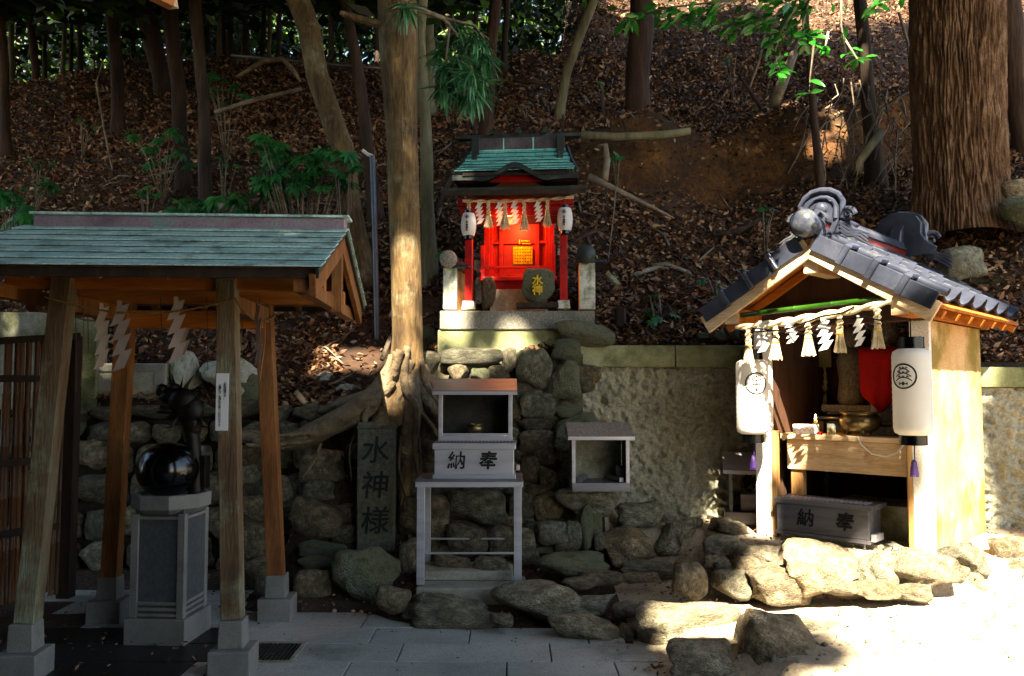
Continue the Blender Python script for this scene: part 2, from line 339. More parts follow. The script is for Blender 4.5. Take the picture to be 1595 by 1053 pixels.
for i in range(N1):
    y = 7.1+9.5*rg.rand()**1.35; x = (rg.rand()-.5)*2*(.68*y+.6)
    F = np.interp(x, FX, FY)
    if y < F+.02: continue
    bare = nz2(x, y, .8, 3)
    if -2.6 < x < -.5 and y < 8.6 and bare > -.25 and rg.rand() < .8: continue
    if bare > .25 and rg.rand() < .6: continue
    z = T(x, y); pts.append((x, y, z+.012+.025*rg.rand()))
for i in range(26000):
    y = 15+20*rg.rand(); x = rg.uniform(-.3, .72)*y
    pts.append((x, y, T(x, y)+.03))
lb_ = []
for i in range(60000):
    y = 12.5+16*rg.rand()**1.2; x = rg.uniform(-.55, .72)*y; lb_.append((x, y, T(x, y)+.03+.04*rg.rand()))
for i in range(16000):
    y = 7.2+9*rg.rand()**1.3; x = (rg.rand()-.5)*2*(.68*y+.6)
    if y < np.interp(x, FX, FY)+.05 or nz2(x, y, 1.6, 8) < .05: continue
    lb_.append((x, y, T(x, y)+.03+.04*rg.rand()))
tag(scatter_quads('leaf_litter', np.array(lb_), .052, m_leaf, 31, flat=.7, asp=.42), 'heaps of larger curled dead leaves caught in hollows of the slope', 'leaves', kind='stuff')
ll = scatter_quads('leaf_litter', np.array(pts), .035, m_leaf, 3, flat=.45); tag(ll, 'brown fallen leaves covering the wooded slope', 'leaves', kind='stuff')
pts = []
for i in range(2600):
    x = -4+9*rg.rand(); y = 4.5+2.8*rg.rand()
    if x > .9 and y < 5.6 and rg.rand() < .8: continue
    pts.append((x, y, T(x, y)+.03))
l2 = scatter_quads('fallen_leaves', np.array(pts), .016, m_leaf, 5, flat=.3); tag(l2, 'few small fallen leaves lying in front of the rubble walls', 'leaves', kind='stuff')

mb = MB(); rq = random.Random(12)
for i in range(1500):
    x, y = rq.uniform(-1.4, 5), rq.uniform(3.9, 7.0)
    if x < .6 and y < 5.7: continue
    r = rq.uniform(.004, .016)*(1 if rq.random() < .93 else 2); z = T(x, y)+r*.3; a = rq.uniform(0, 3)
    c, s_ = math.cos(a)*r, math.sin(a)*r
    mb.add([(x+c, y+s_, z), (x-s_, y+c*.8, z), (x-c, y-s_, z), (x+s_, y-c, z), (x, y, z+r*.7), (x, y, z-r)], [(0, 1, 4), (1, 2, 4), (2, 3, 4), (3, 0, 4), (1, 0, 5), (2, 1, 5), (3, 2, 5), (0, 3, 5)])
o = mb.build('grit', m_stone, smooth=True, ang=0); tag(o, 'small pebbles and grit strewn over the trodden earth', 'gravel', kind='stuff')
# ---------------------------------------------------------------- rocks
def rock_mesh(seed, sub=3, box=.55, amp=.16, mat=m_stone):
    bm = bmesh.new(); bmesh.ops.create_icosphere(bm, subdivisions=sub, radius=1)
    o = Vector((seed*7.3, seed*3.1, -seed*5.7)); rr = random.Random(seed)
    pl = [(Vector((rr.gauss(0, 1), rr.gauss(0, 1), rr.gauss(0, 1))).normalized(), rr.uniform(.62, .9)) for _ in range(7)]
    for v in bm.verts:
        p = v.co.copy(); e = 2+box*4
        n = (abs(p.x)**e+abs(p.y)**e+abs(p.z)**e)**(1/e); p = p/n
        for q, d in pl:
            t = p.dot(q)-d
            if t > 0: p -= q*t*.85
        p *= 1+amp*noise.noise(p*1.1+o)*1.6+amp*.45*noise.noise(p*3+o)+amp*.2*noise.noise(p*7+o)
        v.co = p
    xs_ = [v.co for v in bm.verts]
    for k in range(3):
        lo = min(p[k] for p in xs_); hi = max(p[k] for p in xs_)
        for p in xs_: p[k] = (p[k]-lo)/(hi-lo)*2-1
    me = bpy.data.meshes.new('stone'); bm.to_mesh(me); bm.free(); me.materials.append(mat)
    me.polygons.foreach_set('use_smooth', [True]*len(me.polygons)); return me
RND = random.Random(11)
V3 = {m.name: [rock_mesh(i+1, 3, mat=m) for i in range(8)] for m in (m_stone, m_stonew, m_mossy, m_pale)}
def rock(box, Y, parent=None, m=m_stone, dep=.8, name='stone', roll=None, big=False, seed=None):
    x0, y0, x1, y1 = box; a = W(x0, y1, Y); b = W(x1, y0, Y)
    sx, sz = (b.x-a.x)/2, (b.z-a.z)/2; c = (a+b)/2; sy = dep*min(sx, sz*1.6)
    s = seed if seed is not None else RND.randrange(8)
    me = rock_mesh(100+s, 4, .45, .2, m) if big else V3[m.name][s % 8]
    inv = Vector((0, 0, 0))
    if parent is not None: inv = parent.location
    o = inst(name, me, parent, c-inv, (0, roll if roll is not None else RND.uniform(-.08, .08), 0), (sx*1.06, sy, sz*1.06))
    return o
def wm(l, ox, oy, k): return [tuple([ox+b[0]*k, oy+b[1]*k, ox+b[2]*k, oy+b[3]*k]) for b in l]
def Ym(py): return float(np.interp(py, [540, 600, 700, 800, 860, 900, 950, 985, 1015, 1050, 1080], [7.12, 7.08, 7.0, 6.78, 6.5, 6.2, 5.85, 5.6, 5.25, 4.95, 4.7]))
# centre rubble masonry under the red shrine
cw = thing('rubble_wall', 'mossy rubble stone wall below the concrete platform of the small red shrine', 'stone wall', (0, 7.1, 0))
mas = [(320,135,530,195),(345,190,415,245),(425,205,485,248),(485,195,555,250),(530,135,590,220),(580,140,700,275),(700,105,800,180),(675,180,800,315),(595,285,710,380),(705,330,805,375),(710,360,900,490),(590,415,710,500),(640,470,715,545),(715,485,770,530),(590,505,660,590),(660,540,720,630),(735,510,775,570),(585,375,700,420),(340,620,540,735),(555,630,640,730),(640,630,740,730),(230,640,345,740),(540,590,600,640),(345,735,480,850),(480,740,640,850),(660,730,760,810),(740,725,815,830),(590,830,660,880),(715,560,790,610),(780,500,900,560),(420,850,560,930),(300,840,420,900)]
for i, b in enumerate(wm(mas, 540, 480, .456)):
    py = (b[1]+b[3])/2; m = m_mossy if i in (6, 7, 9, 10, 2) else m_stonew
    rock(b, Ym(py)-.02, cw, m, dep=.7, big=i in (7, 10), seed=i)
vs, fs, nx_ = [], [], 70
for j in range(75):
    for i in range(nx_):
        px, py = 636+272*i/(nx_-1), 552+310*j/74; p = W(px, py, Ym(py)+.05); p.y += .05*noise.noise(p*5)+.015*noise.noise(p*20); vs.append(p)
for j in range(74):
    for i in range(nx_-1): q = j*nx_+i; fs.append((q, q+nx_, q+nx_+1, q+1))
mb = MB(); mb.add(vs, fs); mb.build('mortar', M('grey mortar', ['352f25', '574f40', '6c6452'], 5, rough=1, bump=.9, bs=25, moss=('42442a', .4, 2)), cw, world=True, smooth=True, ang=0)
rock(wm([(715,605,960,705)], 540, 480, .456)[0], 6.72, cw, m_stone, dep=1.0, big=True, seed=3)
for i in range(70):   # filler stones between the large ones
    px = RND.uniform(640, 915); py = RND.uniform(560, 860); s = RND.uniform(9, 20)
    rock((px-s*1.3, py-s, px+s*1.3, py+s), Ym(py)+.1, cw, m_stonew, dep=1)
# dark rocks at the foot, left of the metal table
tag0 = thing('rock_pile', 'dark mossy rocks stacked around the foot of the carved granite pillar', 'rocks', (-1.2, 6.4, 0))
lf = [(1160,405,1350,470),(1155,465,1290,520),(1280,430,1550,640),(1145,515,1290,650),(930,110,1010,190),(930,230,1040,330),(1000,150,1140,260),(1130,240,1330,400),(930,340,1060,480),(940,470,1080,560),(990,540,1060,640),(1180,170,1300,260),(1300,260,1400,340),(1290,340,1395,430)]
for i, b in enumerate(wm(lf, 0, 680, .4013)):
    rock(b, float(np.interp(b[3], [740, 850, 945], [7.0, 6.75, 6.25])), tag0, m_mossy if i in (0, 1, 2) else m_stonew, big=i == 2, seed=i)
for b, Y, s in (((620,770,700,850), 6.75, 2), ((622,840,660,910), 6.45, 4), ((470,700,540,760), 7.0, 3), ((540,690,570,760), 7.05, 5),((600,700,660,780),7.0,6)):
    rock(b, Y, tag0, m_stonew, seed=s)
# kerb stones along the pavement and the ledge of the tiled shrine
kb = thing('stone_edging', 'row of rounded stones edging the pavement in front of the steel table', 'stones', (.2, 5.7, 0))
z7 = [(200,485,620,645),(615,435,1000,620),(600,575,705,635),(945,495,1180,580),(1165,525,1300,595),(870,580,1200,715),(1190,625,1275,710),(80,450,240,580),(1020,375,1205,450),(930,410,1120,465),(1205,335,1500,400),(1210,390,1380,440),(1100,185,1365,375),(1185,70,1395,185),(1360,130,1600,335),(820,295,1140,420),(950,150,1020,280),(1015,80,1075,290),(1070,110,1115,260),(820,150,960,270),(1080,210,1130,290),(1440,345,1595,520),(1385,120,1440,160)]
for i, b in enumerate(wm(z7, 560, 760, .3386)):
    py = (b[1]+b[3])/2
    Y = {0: 5.72, 1: 5.75, 2: 5.5, 3: 5.75, 4: 5.6, 5: 5.45, 6: 5.4, 7: 5.85, 13: 6.85, 21: 5.62, 22: 6.8}.get(i, Ym(b[3]-4) if i > 14 and i != 21 else 1.47*1300/(b[3]-600)-.05)
    rock(b, Y, kb, m_mossy if i in (15, 17, 18) else m_stone, big=(b[2]-b[0]) > 70, seed=i, dep=.9)
lg = thing('ledge_wall', 'sunlit rounded boulders holding up the earth ledge below the tiled shrine', 'stone wall', (2.5, 5.5, 0))
z8 = [(295,340,470,460),(380,235,590,350),(260,200,440,320),(315,140,435,200),(590,230,890,420),(885,270,1035,410),(1030,270,1275,415),(470,340,740,480),(1280,330,1420,440),(1270,245,1420,350),(1400,290,1600,395),(1470,215,1600,330),(290,130,370,170),(740,380,900,440),(900,390,1060,450),(1060,400,1200,460),(430,330,560,400),(1410,370,1500,420)]
for i, b in enumerate(wm(z8, 1000, 760, .373)):
    X = (b[0]+b[2])/2
    Y = float(np.interp(X, [1050, 1200, 1300, 1400, 1500, 1600], [5.85, 5.68, 5.5, 5.42, 5.55, 5.9]))
    if i in (13, 14, 15, 7): Y -= .12
    Y = {0: 5.7, 1: 6.05, 2: 6.25, 3: 6.6, 16: 5.9, 12: 6.7}.get(i, Y)
    e = 0 if i < 4 else 4
    rock((b[0]-e, b[1]-e*.5, b[2]+e, b[3]+e), Y, lg, m_stone, big=(b[2]-b[0]) > 50, seed=i+2, dep=1.0)
for i in range(46):
    px = RND.uniform(1105, 1600); s = RND.uniform(8, 20); X = px
    py = float(np.interp(px, [1105, 1230, 1330, 1450, 1600], [890, 915, 915, 912, 885]))+RND.uniform(-22, 6)
    rock((px-s*1.3, py-s, px+s*1.3, py+s), float(np.interp(X, [1050, 1200, 1300, 1400, 1500, 1600], [5.95, 5.72, 5.5, 5.42, 5.55, 5.9]))+.03, lg, m_stone, dep=1)
# loose foreground boulders
def boulder(b, Y, label, m=m_stone, seed=0, dep=.9, roll=0):
    c = W((b[0]+b[2])/2, b[3], Y); t = thing('boulder', label, 'boulder', (c.x, Y, c.z))
    rock(b, Y, t, m, dep=dep, big=True, seed=seed, roll=roll); return t
def solo(b, Y, label, m=m_stone, seed=0, dep=.9, roll=0, name='boulder', cat='boulder', group=None):
    o = rock(b, Y, None, m, dep=dep, big=(b[2]-b[0]) > 60, seed=seed, roll=roll, name=name); return tag(o, label, cat, group)
solo((995,942,1152,1012), 5.28, 'broken topped boulder in full sun at the end of the grey paving', seed=21, dep=.8)
solo((1148,962,1300,1075), 4.75, 'largest grey boulder at the bottom edge, lichen on its right flank', seed=33, dep=.8, roll=.15)
solo((1042,1003,1154,1068), 4.72, 'low grey boulder in shade in front of the broken topped one', seed=25)
solo((1216,966,1316,1004), 5.05, 'half buried flat stone behind the largest grey boulder', seed=27)
# stones lying on the slope
for b, Y, lb, m in (((440,528,486,560),8.3,'grey green stone on bare soil right of the cedar post',m_pale),((566,510,602,534),8.7,'pale split stone on the slope left of the main trunk',m_pale),((490,580,526,608),7.7,'angular pale stone between cedar post and main trunk',m_pale),((524,598,556,630),7.5,'pale stone just above the long root',m_pale),((468,624,512,660),7.35,'long mossy stone leaning on the root',m_mossy),((444,575,464,596),7.8,'small pale stone beside the right rear cedar post',m_pale),((655,508,686,543),8.0,'flat green stone between main trunk and shrine platform',m_mossy),((310,560,405,625),7.45,'large round whitish stone standing behind the water basin',m_pale),((522,502,545,520),8.9,'small white stone high on the bare soil',m_pale),((368,575,412,632),7.35,'mossy round stone behind the post with the paper notice',m_mossy),((264,548,308,625),7.5,'pale upright stone behind the dragon head',m_pale),((1004,478,1044,500),8.2,'flat mossy stone on leaves above the roughcast wall',m_mossy),((1086,518,1104,534),7.55,'round mossy cobble on top of the roughcast wall, middle one',m_mossy),((1108,516,1128,534),7.55,'greener mossy cobble next to the tiled eave above the wall',m_mossy),((1130,506,1150,533),7.6,'dark mossy cobble half hidden by the tiled eave',m_mossy),((866,500,955,540),7.25,'reddish mossy boulder at the right end of the shrine platform',m_mossy),((1550,285,1640,330),8.6,'tan boulder behind the huge trunk at the right edge',m_stone),((1570,300,1680,380),8.1,'mossy boulder at the right edge below the tan one',m_mossy),((1470,385,1530,440),8.0,'knobbly tan rock just behind the tiled roof',m_stone),((455,655,480,680),7.25,'small dark stone under the end of the long root',m_mossy)):
    solo(b, Y, lb, m, seed=hash(lb) % 7 if False else len(lb) % 8, name='slope_stone', cat='stone')
# left rubble wall behind the basin
lw = thing('field_stone_wall', 'dark field stone retaining wall behind the water basin', 'stone wall', (-2.9, 7.25, 0))
mb = MB(); mb.b2((-4.6, 7.2, -.05), (-1.75, 7.34, 1.3)); mb.build('mortar', m_joint, lw, world=True)
r2 = random.Random(5)
z = 0.0
for row, hgt in enumerate((.3, .27, .3, .24, .2, .13)):
    x = -4.6+r2.uniform(-.1, .1)
    while x < -1.75:
        wd = r2.uniform(.8, 1.5)*hgt if row < 5 else r2.uniform(.25, .42)
        inst('stone', V3['wall stone'][r2.randrange(8)], lw, (x+wd/2+2.9, 7.2-7.25+r2.uniform(-.02, .03), z+hgt/2+r2.uniform(-.03, .03)), (0, r2.uniform(-.2, .2), 0), (wd/2*1.02, .13, hgt/2*r2.uniform(.98, 1.12)))
        x += wd
    z += hgt
# shrine platform
pf = thing('shrine_platform', 'weathered concrete platform carrying the small red shrine', 'platform', (.12, 7.8, 1.9))
a = W(685, 484, 7.3); b = W(930, 484, 7.3)
mb = MB(); mb.b2((a.x, 7.3, 2.09), (b.x-.02, 8.9, a.z)); mb.build('slab', m_granite, pf, world=True, bev=.01)
mb = MB(); mb.b2((a.x-.02, 7.32, 1.88), (b.x-.06, 8.9, 2.088)); mb.build('plinth', m_cap, pf, world=True, bev=.01)
# roughcast wall
rw = thing('retaining_wall', 'grey green roughcast retaining wall with a flat coping left of the tiled shrine', 'wall', (1.3, 7.4, .5))
def disp_wall(x0, x1, z0, z1, y, m, name, parent, yfun=None, st=.014, amp=.05):
    nx_ = max(2, int((x1-x0)/st)); nz_ = max(2, int((z1-z0)/st)); vs = []; fs = []
    for j in range(nz_+1):
        for i in range(nx_+1):
            x = x0+(x1-x0)*i/nx_; zz = z0+(z1-z0)*j/nz_
            p = Vector((x*1.0, zz, 0)); d = amp*(noise.noise(p*16)+.7*noise.noise(p*34)+.4*noise.noise(p*5))
            vs.append((x, (yfun(x) if yfun else y)-d, zz))
    for j in range(nz_):
        for i in range(nx_): k = j*(nx_+1)+i; fs.append((k, k+1, k+nx_+2, k+nx_+1))
    mb = MB(); mb.add(vs, fs); return mb.build(name, m, parent, world=True, smooth=True, ang=0)
disp_wall(.56, 2.75, .3, W(1000, 572, 7.3).z, 7.3, m_rough, 'roughcast_face', rw)
xx = .56
for wd in (.86, .86, .5):
    mb = MB(); mb.b2((xx, 7.24, W(1000, 572, 7.25).z), (xx+wd-.006, 7.5, W(1000, 538, 7.25).z)); mb.build('coping_stone', m_cap, rw, world=True, bev=.008); xx += wd
YR = 6.86
rw2 = thing('retaining_wall', 'low roughcast wall with coping behind the right side of the tiled shrine', 'wall', (4.6, 6.7, .4))
disp_wall(3.5, 6.6, .3, 1.58, YR, m_rough, 'roughcast_face', rw2)
xx = 3.62
for wd in (.95, .95, .95):
    mb = MB(); mb.b2((xx, YR-.07, 1.585), (xx+wd-.006, YR+.2, 1.75)); mb.build('coping_stone', m_cap, rw2, world=True, bev=.008); xx += wd
# paving
pav = thing('pavement', None, None); pav['kind'] = 'structure'
rr = random.Random(3)
y = 6.63; k = 0
while y > -2:
    d = .34; x = -3.6+(k*.37 % .8)
    y1, y0 = y, y-d
    while x < 1.4:
        L = rr.choice((.62, .9, .9, .75)); xa, xb = x+.004, x+L-.004
        lim = float(np.interp((y0+y1)/2, [4.4, 4.9, 5.3, 5.6], [1.3, 1.0, .8, .6])) if y0 < 5.6 else -.55
        if y0 < 3.5: lim = 1.6
        xb2 = min(xb, lim); x += L
        if xb2-xa < .1: continue
        wetf = xb2 < -1.35 and y1 < 5.6
        if -1.62 < (xa+xb2)/2 < -1.1 and 4.75 < (y0+y1)/2 < 5.2: pass
        mb = MB(); zt = rr.uniform(.0, .004)
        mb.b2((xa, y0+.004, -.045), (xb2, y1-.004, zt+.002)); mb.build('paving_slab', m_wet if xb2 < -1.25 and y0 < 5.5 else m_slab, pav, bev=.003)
    y -= d; k += 1
# drain grate
dg = thing('drain_grate', 'square drain grate in a pale frame set in the paving', 'drain', (-1.46, 5.1, .006))
mb = MB()
for a, b in (((-.19, -.19), (.19, -.165)), ((-.19, .165), (.19, .19)), ((-.19, -.163), (-.165, .163)), ((.165, -.163), (.19, .163))): mb.b2((*a, 0), (*b, .006))
mb.build('frame', m_conc, dg)
mb = MB(); mb.b2((-.16, -.16, -.0005), (.16, .16, .001)); mb.build('hole_shade_plate', m_blk, dg)  # flat black plate stands in for the shaded drain hole
mb = MB()
for i in range(13): mb.b2((-.155+i*.025, -.16, .0015), (-.147+i*.025, .16, .0045))
mb.build('bars', m_dkmetal, dg)

# ---------------------------------------------------------------- cedar pavilion over the basin
pv = thing('water_pavilion', 'cedar water pavilion on four splayed posts with verdigris shingle roof', 'pavilion', (-2.15, 5.27, 0), R(3.5))
C0 = Vector((-2.15, 5.27, 0))
posts = []
zT = 2.22
for sx in (-1, 1):
    for sy in (-1, 1):
        bx, by_ = sx*.565, sy*.56; tx, ty = sx*.46, sy*.45
        mb = MB(); mb.box((bx, by_, .075), (.225, .225, .15)); mb.box((bx-sx*.004, by_-sy*.004, .225), (.14, .14, .15), top=.92)
        mb.build('post_base', m_pedest, pv, bev=.006)
        mb = MB(); mb.beam((bx-sx*.01, by_-sy*.01, .3), (tx, ty, zT), .108, .108, up=(0, 1, 0)); o = mb.build('post', m_post if sy < 0 else m_cedar, pv, bev=.004)
        posts.append(o)
        if sx == 1 and sy == -1:
            fp = o
zb = 2.0
for sy in (-1, 1): mb = MB(); mb.beam((-.8, sy*.41, zb+.2), (1.02, sy*.41, zb+.2), .08, .09); mb.build('beam', m_cedarx, pv, bev=.003)
for sx in (-1, 1): mb = MB(); mb.beam((sx*.47, -.4, zb+.08), (sx*.47, .4, zb+.08), .08, .1); mb.build('tie_beam', m_cedar, pv, bev=.003)
for sy in (1,): mb = MB(); mb.beam((-.47, sy*.43, zb+.05), (.47, sy*.43, zb+.05), .07, .12); mb.build('beam', m_cedarx, pv, bev=.003)
# roof planes
HL, HR, RY, EYo, zr, ze = -.9, 1.08, 0, 1.0, 2.60, 2.215
mb = MB(); mb.beam((HL+.05, 0, zr-.1), (HR-.03, 0, zr-.1), .09, .12); mb.build('ridge_beam', m_cedarx, pv, bev=.003)
sl_ = (zr-ze)/EYo; nn = Vector((0, -sl_, 1)).normalized()
for sy in (-1, 1):
    pass
    up = Vector((0, sy*sl_, 1)).normalized()
    mb = MB(); p, q = Vector(((HL+HR)/2, 0, zr-.012)), Vector(((HL+HR)/2, sy*EYo, ze-.012)); mb.beam(p, q, HR-HL-.02, .022, up=up); mb.build('roof_board', m_cedar, pv)
    for i in range(6):
        x = HL+.12+i*(HR-HL-.24)/5
        mb = MB(); mb.beam((x, sy*.05, zr-.055-.05*sl_), (x, sy*(EYo-.06), ze-.055+.06*sl_), .045, .06, up=up); mb.build('rafter', m_cedar, pv, bev=.003)
    mb = MB(); mb.beam((HL, sy*(EYo-.0), ze-.03), (HR, sy*(EYo-.0), ze-.03), .02, .05); mb.build('eave_board', m_dkwood, pv)
    rows = 7; rl = Vector((0, sy*EYo, ze)).length if False else math.hypot(EYo+.04, zr-ze+.02)
    for r_ in range(rows):
        s0 = r_/rows; x = HL-.02+((r_*.17) % .3)-.3
        while x < HR+.02:
            xa, xb = max(x+.0015, HL-.02), min(x+.36-.0015, HR+.02); x += .36
            if xb-xa < .02: continue
            y0 = s0*(EYo+.04); y1 = (s0+1/rows)*(EYo+.04)+.012
            zt0 = zr-y0*sl_+.008; zt1 = zr-y1*sl_+.022
            mb = MB(); mb.beam(((xa+xb)/2, sy*y0, zt0), ((xa+xb)/2, sy*y1, zt1), xb-xa, .007, up=up); mb.build('shingle', m_copper, pv)
    for sx in (-1, 1):   # barge boards
        x = (HR-.03) if sx > 0 else (HL+.03)
        mb = MB(); mb.beam((x, 0, zr-.085), (x, sy*(EYo+.01), ze-.095), .035, .13, up=up, h2=.12); mb.build('barge_board', m_cedar, pv, bev=.003)
        mb = MB(); mb.beam((x+sx*.028, 0, zr-.012), (x+sx*.028, sy*(EYo+.035), ze-.026), .018, .035, up=up); mb.build('roof_edge', m_dkmetal, pv)
        if sy > 0: mb = MB(); mb.beam((x-sx*.02, 0, zr-.16), (x-sx*.02, 0, zb+.07), .06, .08, up=(0, 1, 0)); mb.build('gable_strut', m_cedar, pv)
mb = MB(); mb.b2((HL+.06, -.06, zr-.03), (HR-.0, .06, zr+.065)); mb.build('ridge_box', m_ridgecu, pv, bev=.003)
mb = MB(); mb.b2((HL+.04, -.085, zr+.067), (HR+.03, .085, zr+.082)); mb.build('ridge_cap', m_copper, pv, bev=.003)
for sx in (-.75, .98): mb = MB(); mb.beam((sx, -.98, 2.13), (sx, .98, 2.13), .07, .08); mb.build('end_beam', m_cedar, pv, bev=.003)
# paper notice on the front right post
M4 = mat4(pv)
c = W(346, 626, 4.62); c.y = 4.655
nb = thing('paper_notice', 'narrow white paper notice with two lines of writing on the front right post', 'notice', (c.x, c.y-.035, c.z), R(3.5))
mb = MB(); mb.b2((-.034, 0, -.158), (.034, .004, .158)); mb.build('sheet', m_paper, nb)
text('\n'.join('お賽銭は、水神様の水鉢へ入れないで下さい'[:19]), .016, (-.013, -.001, -.02), (math.pi/2, 0, 0), m_ink, nb, depth=.0004, line=.75)
text('\n'.join('心願成就の水。'), .017, (.014, -.001, .06), (math.pi/2, 0, 0), m_ink, nb, depth=.0004, line=.8)
# rope round the posts, paper streamers
m_twine = m_straw
rp = thing('straw_rope', 'thin straw rope strung between the pavilion posts', 'rope', (-2.15, 5.27, 2.1), R(3.5))
mb = MB(); cs = [(-.53, -.53), (.53, -.53), (.53, .53), (-.53, .53)]
for i in range(4):
    a, b = Vector((*cs[i], .0)), Vector((*cs[(i+1) % 4], .0)); mb.tube([a.lerp(b, t/8)+Vector((0, 0, -.09*4*(t/8)*(1-t/8))) for t in range(9)], .006, 5)
mb.build('cord', m_rope, rp, smooth=True)
def shide(loc, h_, wd, rz, m, label, group, n=4, parts=1, seed=0):
    mb = MB(); r = random.Random(seed); x = 0; z = 0; hh = h_/(n+.5)
    mb.add([(-.12*wd, 0, 0), (.12*wd, 0, 0), (.2*wd, .002, -hh*.8), (-.1*wd, .002, -hh*.8)], [(0, 1, 2, 3)])
    z = -hh*.5
    for i in range(n):
        w2 = wd*.6; yy = .006*(i % 2)+.001*i; cx = .05*wd+i*.05*wd+r.uniform(-.03, .03)*wd
        mb.add([(cx-w2/2+.2*wd, yy, z+.1*hh), (cx+w2/2+.2*wd, yy, z+.35*hh), (cx+w2/2-.2*wd, yy+.004, z-hh*.85), (cx-w2/2-.2*wd, yy+.004, z-hh*1.1)], [(0, 1, 2, 3)])
        z -= hh*.92
    o = mb.build('paper_streamer', m); o.location = loc; o.rotation_euler = (0, 0, rz)
    md = o.modifiers.new('solid', 'SOLIDIFY'); md.thickness = .0012
    return tag(o, label, 'paper streamer', group)
G1 = 'paper streamers hanging in the water pavilion'
for px, py0, py1, Y, wd, rz, lb in ((158, 472, 580, 4.95, .09, .9, 'leftmost twisted grey streamer in the water pavilion'), (186, 468, 583, 4.75, .11, 0, 'streamer hanging over the left rear post of the water pavilion'), (274, 462, 570, 4.85, .10, .5, 'streamer hanging right above the dragon head'), (283, 470, 560, 5.7, .09, .2, 'rear streamer seen just behind the dragon streamer'), (400, 470, 573, 5.2, .08, -.7, 'streamer hanging between the two right posts')):
    c = W(px, py0, Y); hgt = (py1-py0)*Y/1300
    shide(c, hgt, wd, rz, m_ppaper, lb, G1, seed=px)
s_ = thing('straw_strands', 'thin loose straw strands dangling from the rope of the water pavilion', 'straw', (-2.1, 5.2, 2))
for i, px in enumerate((130, 136, 250, 322, 340, 404, 412, 376, 118)):
    Y = 5.6 if i % 2 else 4.95; c = W(px, 462, Y); L_ = RND.uniform(.35, .6); mb = MB(); mb.tube([c, c+Vector((.01, 0, -L_*.5)), c+Vector((RND.uniform(-.03, .03), 0, -L_))], .0035, 4); mb.build('strand', m_bamboo, s_, world=True)

# ---------------------------------------------------------------- basin
bs = thing('water_basin', 'pale stone pedestal with octagonal top beside the pavilion posts', 'basin', (-2.19, 5.42, 0), R(-4)); bs.scale = (.84, .84, 1)
mb = MB(); mb.box((0, 0, .08), (.46, .46, .16)); mb.build('base', m_pedest, bs, bev=.006)
mb = MB(); mb.box((0, 0, .5), (.37, .37, .68)); mb.build('core', m_panel, bs)
for sx in (-1, 1):
    for sy in (-1, 1): mb = MB(); mb.box((sx*.178, sy*.178, .48), (.055, .055, .64)); mb.build('corner_pillar', m_pedest, bs, bev=.004)
for sx, sy in ((1, 0), (0, 1), (-1, 0), (0, -1)):
    for zz in (.18, .215, .25, .775): mb = MB(); mb.box((sx*.188, sy*.188, zz), (.03 if sx else .298, .03 if sy else .298, .018)); mb.build('moulding', m_pedest, bs, bev=.003)
mb = MB(); mb.lathe([(.235, .8), (.285, .83), (.29, .915), (.25, .917), (.24, .9), (.0001, .9)], n=8, rot=Matrix.Rotation(R(22.5), 3, 'Z')); mb.build('top_slab', m_pedest, bs, bev=.004)
bl = MB(); n_ = 20
bl.lathe([(max(.0005, .196*math.sin(math.pi*i/n_)), 1.07-.18*math.cos(math.pi*i/n_)) for i in range(n_+1)], n=40)
o = bl.build('stone_ball', m_black, None, smooth=True); o.location = (-2.21, 5.4, .012); o.scale = (.98,)*3; tag(o, 'polished black stone ball sitting on the octagonal basin top', 'stone ball')
dr = thing('dragon_spout', 'dark bronze dragon water spout rising behind the black ball', 'dragon statue', (-2.06, 5.46, .9))
P = lambda px, py, dy=0: W(px, py, 5.46+dy)
mb = MB(); mb.tube([P(304, 770), P(303, 720), P(300, 685), P(294, 655), P(287, 636), P(276, 626), P(264, 622)], [.048, .045, .045, .048, .055, .05, .035], 12, wob=.15)
mb.tube([P(282, 630), P(266, 617), P(254, 612), P(246, 611)], [.055, .055, .04, .03], 10, wob=.3)
mb.tube([P(278, 636), P(262, 637), P(250, 634)], [.035, .024, .014], 8, wob=.2)
mb.tube([P(279, 640), P(266, 646), P(261, 649)], [.02, .012, .006], 6)
def blob(c, rx_, ry_, rz_, sd):
    m_ = MB(); m_.lathe([(max(.0005, math.sin(math.pi*i/10)), -math.cos(math.pi*i/10)) for i in range(11)], n=14)
    return [(c.x+x*rx_*(1+.25*noise.noise(Vector((x, y, z))*2.5+Vector((sd, 0, 0)))), c.y+y*ry_, c.z+z*rz_) for x, y, z in m_.v], m_.f
for c_, rx_, ry_, rz_ in ((P(284, 624), .1, .075, .085), (P(266, 618), .075, .055, .05), (P(252, 606), .04, .04, .035), (P(258, 640), .06, .04, .02), (P(297, 640), .085, .07, .1), (P(270, 603), .04, .04, .03), (P(300, 662), .06, .055, .08)): mb.add(*blob(c_, rx_, ry_, rz_, c_.x*50))
mb.build('body', m_bronze, dr, world=True, smooth=True)
mb = MB()
for a, b, r in ((( 275, 612), (268, 585), .012), ((285, 612), (300, 587), .014), ((292, 618), (312, 600), .012), ((298, 626), (318, 614), .012), ((300, 634), (316, 632), .01), ((262, 612), (262, 598), .008), ((256, 612), (248, 604), .008), ((270, 612), (262, 590), .008), ((280, 610), (284, 590), .009), ((305, 642), (318, 626), .01), ((288, 612), (294, 594), .01), ((295, 620), (306, 603), .01)):
    p, q = P(*a), P(*b); mb.tube([p, p.lerp(q, .5)+Vector((.006, .01*RND.uniform(-3, 3), 0)), q+(q-p)*.12], [r*1.5, r*.9, .002], 6)
mb.build('spines', m_bronze, dr, world=True, smooth=True)
